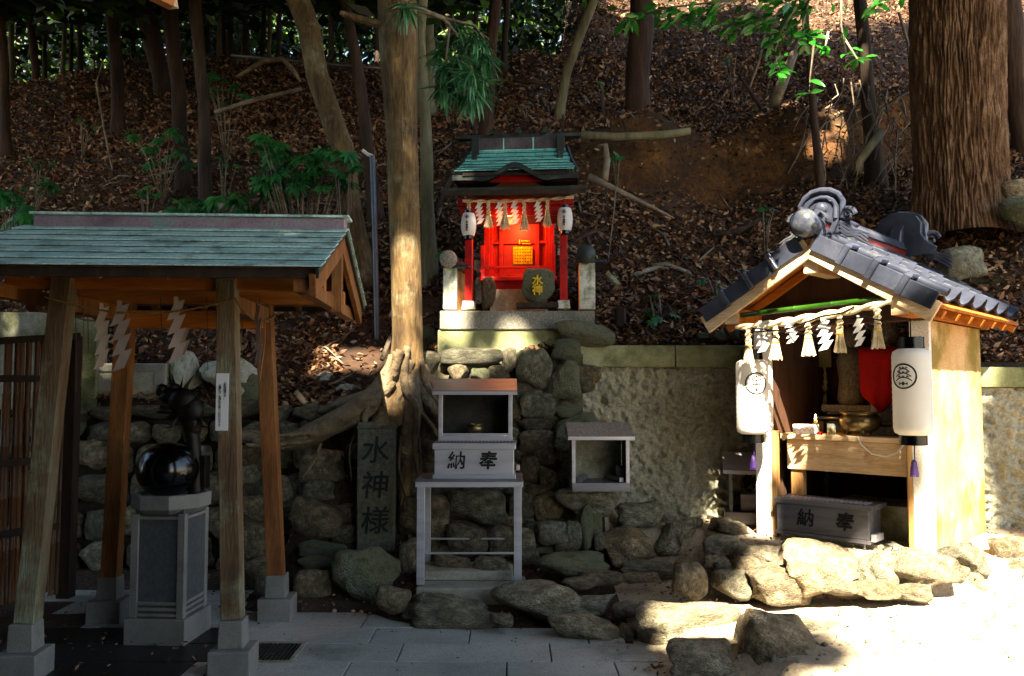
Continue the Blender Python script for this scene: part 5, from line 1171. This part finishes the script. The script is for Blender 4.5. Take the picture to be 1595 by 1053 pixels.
root([(652, 575, 6.92, .08), (680, 615, 6.95, .055), (720, 640, 7.0, .04), (760, 650, 7.0, .02)])
root([(630, 600, 6.8, .06), (610, 640, 6.74, .04), (590, 660, 6.76, .03), (560, 668, 6.8, .02)])
root([(645, 640, 6.74, .03), (662, 650, 6.72, .02), (684, 682, 6.72, .016), (688, 700, 6.72, .01)])
root([(625, 600, 6.85, .09), (628, 640, 6.78, .06), (612, 670, 6.82, .03), (606, 720, 6.82, .015)])
rs7 = random.Random(17)
main_ = [(622, 560), (606, 605), (572, 632), (530, 655), (480, 680), (430, 690), (385, 684)]
for q in range(9):
    o1, o2 = rs7.uniform(-16, 14), rs7.uniform(-14, 16); k0, k1 = rs7.randrange(0, 2), rs7.randrange(4, 7)
    root([(a+rs7.uniform(-4, 4), b+o1+(o2-o1)*i/6+rs7.uniform(-3, 3), 6.74+rs7.uniform(-.06, .06), (.042-.005*i)*rs7.uniform(.7, 1.1)) for i, (a, b) in enumerate(main_)][k0:k1+1], n=8, wob=.3)
for sp in ([(612, 560, 6.8, .03), (596, 600, 6.74, .035), (602, 640, 6.72, .03), (590, 668, 6.74, .015)], [(655, 560, 6.85, .03), (664, 600, 6.8, .035), (684, 632, 6.82, .025), (700, 660, 6.85, .015)], [(634, 540, 6.8, .03), (630, 600, 6.72, .035), (650, 640, 6.68, .03), (646, 700, 6.66, .02), (655, 760, 6.66, .01)], [(580, 622, 6.72, .03), (568, 650, 6.7, .03), (575, 680, 6.72, .02), (570, 700, 6.75, .01)]): root(sp, n=8)
for sp in ([(500, 690, 6.8, .014), (488, 720, 6.75, .01), (470, 745, 6.75, .006)], [(600, 690, 6.76, .01), (612, 740, 6.7, .008), (600, 800, 6.7, .005)], [(560, 660, 6.74, .012), (545, 700, 6.74, .008), (548, 750, 6.7, .005)], [(650, 660, 6.7, .012), (655, 720, 6.68, .008), (648, 780, 6.66, .005)], [(625, 680, 6.7, .012), (622, 730, 6.68, .008), (635, 780, 6.66, .005)]): root(sp, 'rootlet', n=6, wob=.1)
mb = MB(); p = W(596, 42, 6.9); mb.tube([p+Vector((.1, 0, 0)), p+Vector((-.1, -.02, .03)), W(545, 25, 6.85), W(530, 20, 6.8)], [.05, .035, .03, .02], 8); mb.build('limb', m_bark, mt, smooth=True, world=True)
# ---- huge furrowed trunk right
bt_ = thing('tree', 'huge furrowed trunk behind the tiled shrine at the right', 'tree', W(1495, 320, 8.9))
q0, q1, q2 = W(1500, 370, 8.9), W(1492, 150, 8.9), W(1488, -60, 8.9); pts3 = [q0, q1, q2, q2+Vector((0, 0, 4))]
def path3(t_): s_ = t_*3; i = min(2, int(s_)); return pts3[i].lerp(pts3[i+1], s_-i)
def rad3(t_, a_, p):
    fl = max(0, 1-(p.z-q0.z)/.9); r = .475+.1*fl**2*(1+.5*math.cos(4*a_+1)); c, s_ = math.cos(a_), math.sin(a_)
    wr = noise.noise(Vector((c*4, s_*4, p.z*2.2)))*.9; w1 = noise.noise(Vector((c*12+wr, s_*12+wr, p.z*1.5))); w2 = noise.noise(Vector((c*24+wr, s_*24, p.z*3.5)))
    return r*(1+.03*noise.noise(Vector((c, s_, p.z*.5)))*2)-.028*(1-min(1, abs(w1)*3))-.022*(1-min(1, abs(w2)*3))
mesh_tube_grid('trunk', path3, rad3, 520, m_bigbark, bt_, 260)
inst('crown', crown_mesh(1), bt_, (0, 1, 9.5), (0, 0, 0), 1.6)
# ---- logs, branches, vines
def stick(spec, m, label, name='branch', cat='branch', n=8, group=None, wob=.2):
    pts = [W(a, b, Y) for a, b, Y, r in spec]; mb = MB(); mb.tube(pts, [r for *_, r in spec], n, wob=wob); o = mb.build(name, m, smooth=True, ang=0); return tag(o, label, cat, group)
stick([(905, 210, 10.3, .05), (960, 214, 10.25, .055), (1030, 211, 10.2, .055), (1075, 204, 10.2, .045)], m_barkg, 'long smooth log lying above the clay bank right of the red shrine', 'log', 'log')
stick([(930, 228, 10.0, .018), (943, 226, 10, .03), (946, 250, 9.9, .04), (942, 280, 9.8, .04)], m_branch, 'bent pale pipe like branch hanging right of the shrine roof')
stick([(918, 275, 9.3, .045), (960, 296, 9.2, .035), (1020, 325, 9.2, .02), (1050, 340, 9.2, .01)], m_branch, 'thick fallen branch touching the right side of the shrine roof')
stick([(960, 288, 9.1, .006), (955, 340, 9.0, .006), (948, 400, 8.8, .005), (946, 430, 8.7, .004)], m_branch, 'thin pale cord dangling right of the red shrine', 'cord', 'cord', 5)
stick([(944, 425, 8.0, .03), (956, 437, 8.0, .035), (966, 444, 8.0, .02)], m_mossy, 'mossy stick end behind the right side wall of the red shrine')
stick([(995, 448, 9.0, .012), (1060, 432, 9.0, .016), (1112, 385, 9.2, .01)], m_branch, 'curved fallen twig on the leaves left of the tiled roof')
stick([(1110, 366, 9.4, .03), (1155, 358, 9.5, .03), (1185, 340, 9.5, .02)], m_barkd, 'dark rotten branch on the leaf litter above the tiled roof')
stick([(1205, 165, 11.2, .07), (1222, 120, 11.3, .075), (1245, 62, 11.4, .05)], m_branch, 'broken leaning snag in full sun between two thin trunks', 'snag', 'dead tree')
stick([(1160, 160, 11.2, .012), (1182, 95, 11.3, .02), (1200, 15, 11.4, .01)], m_branch, 'bare leaning sapling left of the sunlit snag')
stick([(1186, 168, 11, .03), (1150, 115, 11.2, .02)], m_barkd, 'short dark stick leaning left on the terrace edge')
stick([(160, 95, 11, .012), (150, 130, 11, .012), (162, 200, 10.8, .014), (175, 265, 10.4, .01)], m_branch, 'pale crooked vine hanging on the dark slope at the left', 'vine', 'vine')
stick([(330, 325, 9.6, .05), (380, 318, 9.6, .055), (415, 312, 9.6, .04)], m_branch, 'sunlit log among palmate leaves above the pavilion roof', 'log', 'log')
stick([(360, 86, 13, .02), (430, 92, 13, .022), (540, 102, 12.6, .02), (620, 108, 12.6, .02)], m_steeld, 'grey pipe running across the slope at the upper left', 'pipe', 'pipe')
stick([(370, 120, 12, .03), (410, 95, 12, .04), (440, 92, 12, .04), (456, 108, 12, .035), (468, 128, 12, .02)], m_branch, 'arched grey branch left of the leaning brown trunk')
stick([(335, 175, 11.4, .03), (400, 155, 11.3, .035), (470, 138, 11.3, .02)], m_branch, 'long fallen branch crossing behind the leaning brown trunk')
stick([(800, 124, 13, .04), (850, 130, 13, .04)], m_barkd, 'short dark log on the slope above the red shrine', 'log', 'log')
stick([(780, 230, 10, .02), (700, 280, 9.6, .03), (676, 330, 9.2, .04)], m_barkd, 'dark branch sloping down beside the slender grey trunk')
stick([(595, 560, 7.2, .02), (606, 530, 7.4, .02), (614, 505, 7.4, .02)], m_branch, 'short stick leaning on the left side of the main trunk')
stick([(476, 628, 7.3, .025), (462, 612, 7.4, .03)], m_pine, 'pale cut wood piece on bare soil by the pavilion post')
G7 = 'thin hanging roots and twigs on the clay bank at the right'
for i in range(34):
    px = RND.uniform(1240, 1420); py = RND.uniform(120, 200); Y = RND.uniform(9.6, 10.5); L_ = RND.uniform(40, 140); s1, s2 = RND.uniform(-30, 30), RND.uniform(-50, 30)
    stick([(px, py, Y, .01), (px+s1*.5, py+L_*.4, Y-.1, .009), (px+s2*.5, py+L_*.7, Y-.2, .007), (px+s2, py+L_, Y-.3, .004)], m_branch, 'thin root or twig trailing down the clay bank left of the huge trunk', 'hanging_root', 'root', 5, G7)
stick([(1400, 20, 10, .015), (1415, 70, 9.9, .02), (1418, 140, 9.8, .018), (1372, 170, 9.8, .02), (1350, 215, 9.6, .015), (1340, 270, 9.5, .012)], m_branch, 'winding pale vine beside the medium trunk', 'vine', 'vine')
stick([(1330, 300, 9.3, .03), (1336, 255, 9.4, .045), (1358, 225, 9.5, .05), (1372, 205, 9.6, .05)], m_barkg, 'curved root stem below the medium trunk')
G8 = 'small twigs scattered on the leaf slope'
for i in range(120):
    Y = RND.uniform(7.6, 14); x = RND.uniform(-.55, .5)*Y; a_ = RND.uniform(0, 6.28); L_ = RND.uniform(.12, .5)
    if T(x, Y) < 1: continue
    mb = MB(); P_ = []
    for q in range(4): xx, yy = x+math.cos(a_)*L_*(q/3-.5), Y+math.sin(a_)*L_*(q/3-.5); P_.append((xx, yy, T(xx, yy)+.02+RND.uniform(0, .05)))
    mb.tube(P_, [.008, .009, .007, .003], 5); o = mb.build('twig', m_branch, smooth=True, ang=0); tag(o, 'small dead twig lying on the brown leaf litter', 'twig', G8)
# ---------------------------------------------------------------- leaves
def leaf_mesh(L, Wd, m, curve=.15, fold=.12):
    vs = []; fs = []; n = 6
    for i in range(n+1):
        t_ = i/n; w_ = Wd*math.sin(math.pi*min(1, t_*1.02))**.75*(1-.25*t_) if 0 < i < n else .0015
        z = -curve*L*t_*t_
        vs += [(t_*L, -w_/2, z+fold*w_), (t_*L, 0, z), (t_*L, w_/2, z+fold*w_)]
    for i in range(n): fs += [(3*i, 3*i+1, 3*i+4, 3*i+3), (3*i+1, 3*i+2, 3*i+5, 3*i+4)]
    mb = MB(); mb.add(vs, fs); return mb.mesh('leaf', m, True)
gl_me = [leaf_mesh(.12, .052, m_glossy, .18), leaf_mesh(.13, .055, m_glossy, .3), leaf_mesh(.1, .048, m_glossy, .05)]
def leafy_branch(paths, label, Y, m_l, name='leafy_branch', dens=9, sc=.74, cluster=5):
    p0 = W(paths[0][0][0], paths[0][0][1], Y); t = thing(name, label, 'branch', p0)
    r = random.Random(len(label))
    for pth in paths:
        pts = [W(a, b, Y+r.uniform(-.15, .15)) for a, b in pth]; mb = MB(); mb.tube(pts, [.008-.005*i/len(pts) for i in range(len(pts))], 6); mb.build('twig', m_branch, t, smooth=True, world=True, ang=0)
        for i in range(len(pts)-1):
            for q in range(dens):
                p = pts[i].lerp(pts[i+1], r.random())+Vector((r.gauss(0, .03), r.gauss(0, .05), r.gauss(0, .03)))
                d = (pts[i+1]-pts[i]); yaw = math.atan2(d.y, d.x)+r.uniform(-1.3, 1.3); tl_ = r.uniform(.2, 1.1)
                inst('leaf', r.choice(m_l), t, p-p0, (tl_, r.uniform(-.1, .8), yaw), sc*r.uniform(.75, 1.2))
        for q in range(cluster):
            p = pts[-1]; inst('leaf', r.choice(m_l), t, p-p0, (r.uniform(-.6, .6), r.uniform(-.1, .7), r.uniform(-math.pi, math.pi)), sc*r.uniform(.8, 1.2))
    return t
leafy_branch([[(1290, -40), (1200, -5), (1100, 5), (1040, 12), (985, 30)], [(1150, -10), (1090, 20), (1045, 35)], [(1140, 0), (1110, 18), (1095, 32)]], 'glossy green leafy spray reaching left along the top edge', 4.6, gl_me, dens=11)
leafy_branch([[(1330, -40), (1240, 10), (1180, 35), (1140, 45)], [(1240, 10), (1215, 50), (1205, 85), (1215, 110)], [(1260, 0), (1250, 40), (1255, 70)], [(1270, -20), (1200, 30), (1165, 25)]], 'dense glossy leaf cluster hanging at the top right of centre', 4.8, gl_me, dens=14)
leafy_branch([[(1310, -30), (1310, 40), (1318, 85)], [(1315, 60), (1335, 92)], [(1290, 50), (1285, 75)]], 'small hanging spray of glossy leaves left of the medium trunk', 5.0, gl_me, dens=2)
leafy_branch([[(1420, -30), (1390, -2), (1365, 8)]], 'short glossy twig at the top edge near the huge trunk', 4.8, gl_me, dens=5)
leafy_branch([[(1268, 60), (1262, 120), (1260, 145)]], 'pair of glossy leaves on a thread below the dense cluster', 5.0, gl_me, dens=1, cluster=4)
# strap leaved sprays
st_me = leaf_mesh(.25, .03, m_podo, .3, .1)
def spray(px, py, Y, label, n=44, sc=1.0, down=.5):
    p0 = W(px, py, Y); t = thing('strap_leaf_spray', label, 'leaf spray', p0, 0, 'hanging sprays of strap leaves above the red shrine'); r = random.Random(px)
    mb = MB(); mb.tube([(0, 0, 0), (r.uniform(-.05, .05), .03, .07), (r.uniform(-.12, .02), .05, .16)], [.005, .006, .006], 5); mb.build('twig', m_branch, t, smooth=True)
    for i in range(n): inst('leaf', st_me, t, (r.gauss(0, .01), r.gauss(0, .01), r.uniform(-.02, .05)), (r.uniform(-.5, .5), r.uniform(-.5, 1.2)+down*.3, r.uniform(-3.14, 3.14)), sc*r.uniform(.7, 1.15))
for px, py, Y, lb, sc in ((712, 45, 7.6, 'topmost strap leaved spray right of the main trunk', 1), (728, 75, 7.6, 'strap leaved spray in the upper middle of the group', 1), (755, 70, 7.7, 'upper right strap leaved spray', .9), (694, 105, 7.5, 'left strap leaved spray of the group', 1), (722, 112, 7.6, 'middle strap leaved spray of the group', 1), (748, 100, 7.6, 'right strap leaved spray of the group', .9), (738, 146, 7.4, 'lowest and fullest strap leaved spray above the red shrine', 1.15), (704, 128, 7.5, 'lower left strap leaved spray', .9), (632, 12, 6.6, 'strap leaves over the top of the main trunk', .9)):
    spray(px, py, Y, lb, sc=sc*.95)
r5 = random.Random(6)
for px, py in ((684, 82), (700, 62), (740, 60), (712, 95), (735, 118), (760, 92), (690, 140), (722, 150), (752, 130)): spray(px, py, 7.5+r5.uniform(-.3, .3), 'filling strap leaved spray within the hanging group', sc=.9)
for i_, sp in enumerate(([(640, 10, 6.98, .03), (690, 28, 7.4, .02), (718, 62, 7.55, .014), (736, 110, 7.5, .01), (738, 142, 7.4, .006)], [(690, 28, 7.4, .016), (740, 40, 7.6, .012), (758, 66, 7.65, .006)], [(700, 40, 7.45, .012), (696, 80, 7.5, .01), (692, 104, 7.5, .006)])):
    pts = [W(a, b, Y) for a, b, Y, r in sp]; mb = MB(); mb.tube(pts, [r for *_, r in sp], 7, wob=.1); mb.build('limb', m_branch, mt, smooth=True, world=True, ang=0)
# palmate leaves
def palmate(m):
    mb = MB(); r = random.Random(2)
    for i in range(7):
        a_ = -1.9+3.8*i/6; L = .16*(1-.12*abs(i-3)); n = 5; vs = []; fs = []
        for j in range(n+1):
            t_ = j/n; w_ = .044*math.sin(math.pi*(.12+.88*t_))**.8 if j < n else .001; c, s_ = math.cos(a_), math.sin(a_)
            for k_ in (-.5, 0, .5): x, y = t_*L, k_*w_; vs.append((c*x-s_*y, s_*x+c*y, -.25*L*t_*t_+(.006 if k_ else 0)))
        for j in range(n): fs += [(3*j, 3*j+1, 3*j+4, 3*j+3), (3*j+1, 3*j+2, 3*j+5, 3*j+4)]
        mb.add(vs, fs)
    return mb.mesh('palmate_leaf', m, True)
pm = palmate(m_fatsia)
def fatsia(px, py, Y, label, leaves, spread, seed, sc=1.0, group=None):
    x = W(px, py, Y); b = Vector((x.x, Y, T(x.x, Y))); t = thing('palmate_shrub', label, 'shrub', b, 0, group); r = random.Random(seed)
    for i in range(leaves):
        p = x+Vector((r.uniform(-1, 1)*spread[0], r.uniform(-.3, .3), r.uniform(-1, 1)*spread[1])); p.z = max(p.z, T(p.x, p.y)+.08)
        mb = MB(); mb.tube([b, b.lerp(p, .55)+Vector((0, 0, .12)), p], [.01, .006, .004], 5); mb.build('stem', m_branch, t, smooth=True, world=True, ang=0)
        inst('leaf', pm, t, p-b, (r.uniform(-.5, .5), r.uniform(.3, 1.0), -math.pi/2+r.uniform(-1.0, 1.0)), sc*r.uniform(.8, 1.25))
fatsia(475, 262, 8.8, 'large palmate leaved shrub left of the leaning brown trunk', 46, (.42, .27), 1, 1.25)
fatsia(330, 322, 8.9, 'low palmate leaved shrub just above the pavilion roof ridge', 18, (.4, .1), 2, 1.2)
fatsia(405, 300, 9.0, 'palmate leaved shrub between the pavilion ridge and the bigger shrub', 12, (.3, .13), 3, 1.2)
fatsia(540, 262, 8.7, 'palmate leaves at the right of the large shrub near the steel pole', 8, (.18, .12), 5, 1.2)
fatsia(20, 310, 9.0, 'dark leafy shrub at the left edge above the pavilion roof', 22, (.35, .25), 4, 1.1)
fatsia(255, 225, 11.0, 'faint shrub on the dark slope behind the pavilion', 12, (.4, .2), 6, 1)
fatsia(355, 130, 12.0, 'small shrub near the crest beside the arched branch', 10, (.35, .25), 7, 1)
fatsia(1020, 512, 7.8, 'tiny green seedling on leaves above the roughcast wall', 5, (.06, .05), 8, .45)
# ---------------------------------------------------------------- overhead canopy, left and behind the camera (out of frame), with gaps cut to place the sun patches
def P2(x, y, z=None): return (x, y, T(x, y) if z is None else z)
GAPS = []
def gp(px, py, Y, r): p = W(px, py, Y); GAPS.append((p.x, p.y, p.z, r))
for px, py, Y, r in ((1180, 625, 6.35, .18), (1195, 740, 6.55, .13), (1197, 800, 6.55, .13), (1425, 620, 5.6, .18), (1437, 740, 5.72, .2), (1440, 820, 5.72, .22), (1310, 400, 5.5, .2), (1500, 640, 6.1, .45), (1500, 770, 6.1, .45), (1330, 430, 5.6, .42), (1400, 520, 5.4, .25), (1290, 900, 5.3, .25), (1350, 900, 5.3, .3), (1260, 860, 5.6, .12), (1210, 870, 5.8, .1), (1590, 860, 5.9, .3), (1450, 900, 5.4, .5), (1560, 900, 5.6, .5), (1225, 905, 5.5, .2), (1400, 960, 4.9, .6), (1540, 980, 4.9, .7), (1350, 1040, 4.5, .35), (1480, 1040, 4.4, .6), (1590, 1040, 4.4, .6), (1230, 945, 5.2, .2), (1080, 965, 5.2, .17), (1150, 950, 5.3, .15), (1650, 960, 5.2, .8), (1160, 1028, 4.9, .06), (1400, 400, 6.2, .45), (1500, 450, 6.3, .35), (1290, 320, 6, .3),
    (622, 420, 6.8, .06), (620, 480, 6.8, .08), (616, 530, 6.8, .06), (600, 600, 6.8, .1), (520, 560, 7.9, .12), (570, 560, 7.9, .1), (560, 300, 9.2, .2),
    (1030, 155, 13, .3), (1080, 155, 13, .3), (1130, 158, 12.8, .3), (975, 160, 13.2, .3), (985, 100, 12.2, .16), (985, 60, 12.2, .16), (985, 140, 12.3, .14), (1220, 120, 11.3, .2), (1215, 150, 11.3, .2), (1310, 110, 11.8, .3), (1380, 75, 12.5, .35), (1120, 85, 14.5, .35), (1250, 130, 12, .25), (1300, 180, 10.9, .15), (900, 150, 13, .3), (850, 100, 14, .25), (600, 15, 17, .4), (820, 90, 15, .3), (1290, 205, 10.7, .12), (700, 500, 7.4, .06), (800, 540, 7.2, .08), (730, 570, 7.1, .08)): gp(px, py, Y, r)
GA = np.array(GAPS); sv = np.array(SUN)
rg = np.random.RandomState(77)
def keep(P_):
    ok = np.ones(len(P_), bool)
    for gx, gy, gz, r in GA:
        d = P_-np.array([gx, gy, gz]); t_ = d@sv; q = d-t_[:, None]*sv; ok &= (np.linalg.norm(q, axis=1) > r+.16) | (t_ < 0)
    for px, py, Y, r in ((1265, 725, 6.1, .12), (1320, 725, 5.95, .15), (1375, 730, 5.8, .13), (1290, 815, 5.85, .12), (1300, 690, 6.1, .1), (1365, 690, 5.95, .1), (1215, 1015, 4.75, .16), (1100, 1035, 4.7, .14), (1255, 1040, 4.7, .1)):
        g_ = np.array(W(px, py, Y)); d = P_-g_; t_ = d@sv; q = d-t_[:, None]*sv; ok |= np.linalg.norm(q, axis=1) < r+.05
    return ok
N = 0
CG = [(x, y) for y in (1.5, 8.5, 15.5) for x in (-12.5, -8.5, -4.5, -.5, 3.5)]+[(7, 15.5), (0, 22), (4, 22), (8, 22), (7, 8.5), (-16, 15.5)]
for i in range(len(CG)):
    # a canopy tree whose crown covers a strip of the sun's path
    gx, gy = CG[i]; gx += rg.uniform(-.4, .4)
    hgt = 9.5+gy*.35; cx, cy = gx+sv[0]/sv[2]*hgt, gy+sv[1]/sv[2]*hgt
    n = 11000; c = rg.uniform(-1, 1, size=(n, 3)); c[:, 0] *= 3.0; c[:, 1] *= 4.8; c[:, 2] *= 1.5
    P_ = c+np.array([cx, cy, hgt+1.2]); P_ = P_[keep(P_)]
    bx, by_ = cx-1.2, min(cy, -8.2-(i % 3)*1.1)
    bz = T(bx, by_) if by_ > -13 else 0
    t = thing('canopy_tree', f'tall broadleaf tree behind the viewer, unseen, crown shaped to place shade and sun patches', 'tree', (bx, by_, bz), 0, 'canopy trees behind the viewer')
    mb = MB(); mb.tube([(bx, by_, bz-.2), (bx+.2, by_*.95+cy*.05, 4), (cx, cy*.2+by_*.8, hgt*.7), (cx, cy, hgt+1)], [.2, .15, .025, .015], 8); mb.build('trunk', m_barkd, t, smooth=True, world=True, ang=0)
    o = scatter_quads('crown', P_-np.array([bx, by_, bz]), .17, m_cano, i, flat=1, asp=.62); o.parent = t
S.camera = cam

# unseen hedges added left of and behind the viewer to darken the lower left
for a, b, lb in (((-6.4, -4.5, 0), (-4.7, 4.7, 7.5), 'unseen tall hedge added beyond the left edge to block sky light'), ((-4.7, -5, 0), (3.0, -3.6, 8), 'unseen tall hedge added behind the viewer to block sky light')):
    a, b = np.array(a), np.array(b); c = (a+b)/2; n = 24000; rg = np.random.RandomState(int(c[0]*10) % 97)
    t = thing('added_shade_hedge', lb, 'hedge', (c[0], c[1], 0)); Q = rg.uniform(0, 1, size=(n, 3))*(b-a)+a-np.array([c[0], c[1], 0])
    o = scatter_quads('foliage', Q, .17, m_cano, 5, flat=1); o.parent = t
    mb = MB()
    for q in range(5): p = a+(b-a)*(q+.5)/5-np.array([c[0], c[1], 0]); mb.tube([(p[0], p[1], -.1), (p[0], p[1], 4)], .08, 6)
    mb.build('trunk', m_barkd, t)

n = 14000; rg = np.random.RandomState(91); Q = rg.uniform(-1, 1, size=(n, 3))*np.array([3.6, 3.0, .9]); off = np.array([2.6, 2.0, 5.6]); Q = Q[keep(Q+off+np.array([-5.2, -3.2, 0]))]; t = thing('added_shade_tree', 'unseen low tree added over the viewer to shade the left', 'tree', (-5.2, -3.2, 0))  # unseen low crown added to dim the paving and basin
o = scatter_quads('crown', Q+off, .16, m_cano, 9, flat=1); o.parent = t
mb = MB(); mb.tube([(0, 0, -.2), (.1, .1, 2.5), (.9, .6, 4.6), (1.7, 1.2, 5.8)], [.2, .16, .1, .04], 8); mb.build('trunk', m_barkd, t, smooth=True)

G9 = 'small seedlings on the leaf slope'
r6 = random.Random(14)
for px, py, Y in ((1030, 505, 7.9), (885, 520, 7.5), (1115, 470, 8.4), (960, 250, 10.4), (820, 170, 12.5), (700, 400, 8.4), (480, 470, 8.8), (60, 250, 11), (130, 190, 12.5), (420, 220, 10.8), (350, 250, 10.5), (1140, 90, 14), (940, 130, 13), (1190, 330, 9.4), (230, 300, 9.8)):
    fatsia(px, py, Y, 'small green seedling among the dead leaves of the slope', 6, (.12, .05), int(px), .5, G9)
for i in range(14):
    Y = r6.uniform(8.2, 13); x = r6.uniform(-.5, .45)*Y; P_ = []
    a_ = r6.uniform(-.6, .6)+(math.pi if r6.random() < .5 else 0)
    for q in range(9): xx, yy = x+math.cos(a_)*q*.16, Y+math.sin(a_)*q*.16; P_.append((xx, yy, T(xx, yy)+.02+.03*math.sin(q*1.3))); a_ += r6.uniform(-.25, .25)
    mb = MB(); mb.tube(P_, [.03-.0028*q for q in range(9)], 7, wob=.2); o = mb.build('surface_root', m_barkd if i % 2 else m_branch, smooth=True, ang=0); tag(o, 'surface root or fallen bough half sunk in the leaf litter', 'root', 'surface roots across the slope')

# a little more telling apart for the repeats
def side(o):
    p = o.matrix_world.translation if o.parent is None else o.location
    v = (p.x/max(p.y, 1)); return 'far left' if v < -.42 else 'left' if v < -.2 else 'centre left' if v < -.02 else 'centre right' if v < .2 else 'right'
for o in COL.objects:
    if o.get('group') == 'slim trunks on the far crest': o['label'] = f"slim backlit forest trunk on the far crest, {side(o)} part of the picture"
    if o.get('group') == 'small seedlings on the leaf slope': o['label'] = f"small green seedling among the dead leaves, {side(o)} part of the slope"
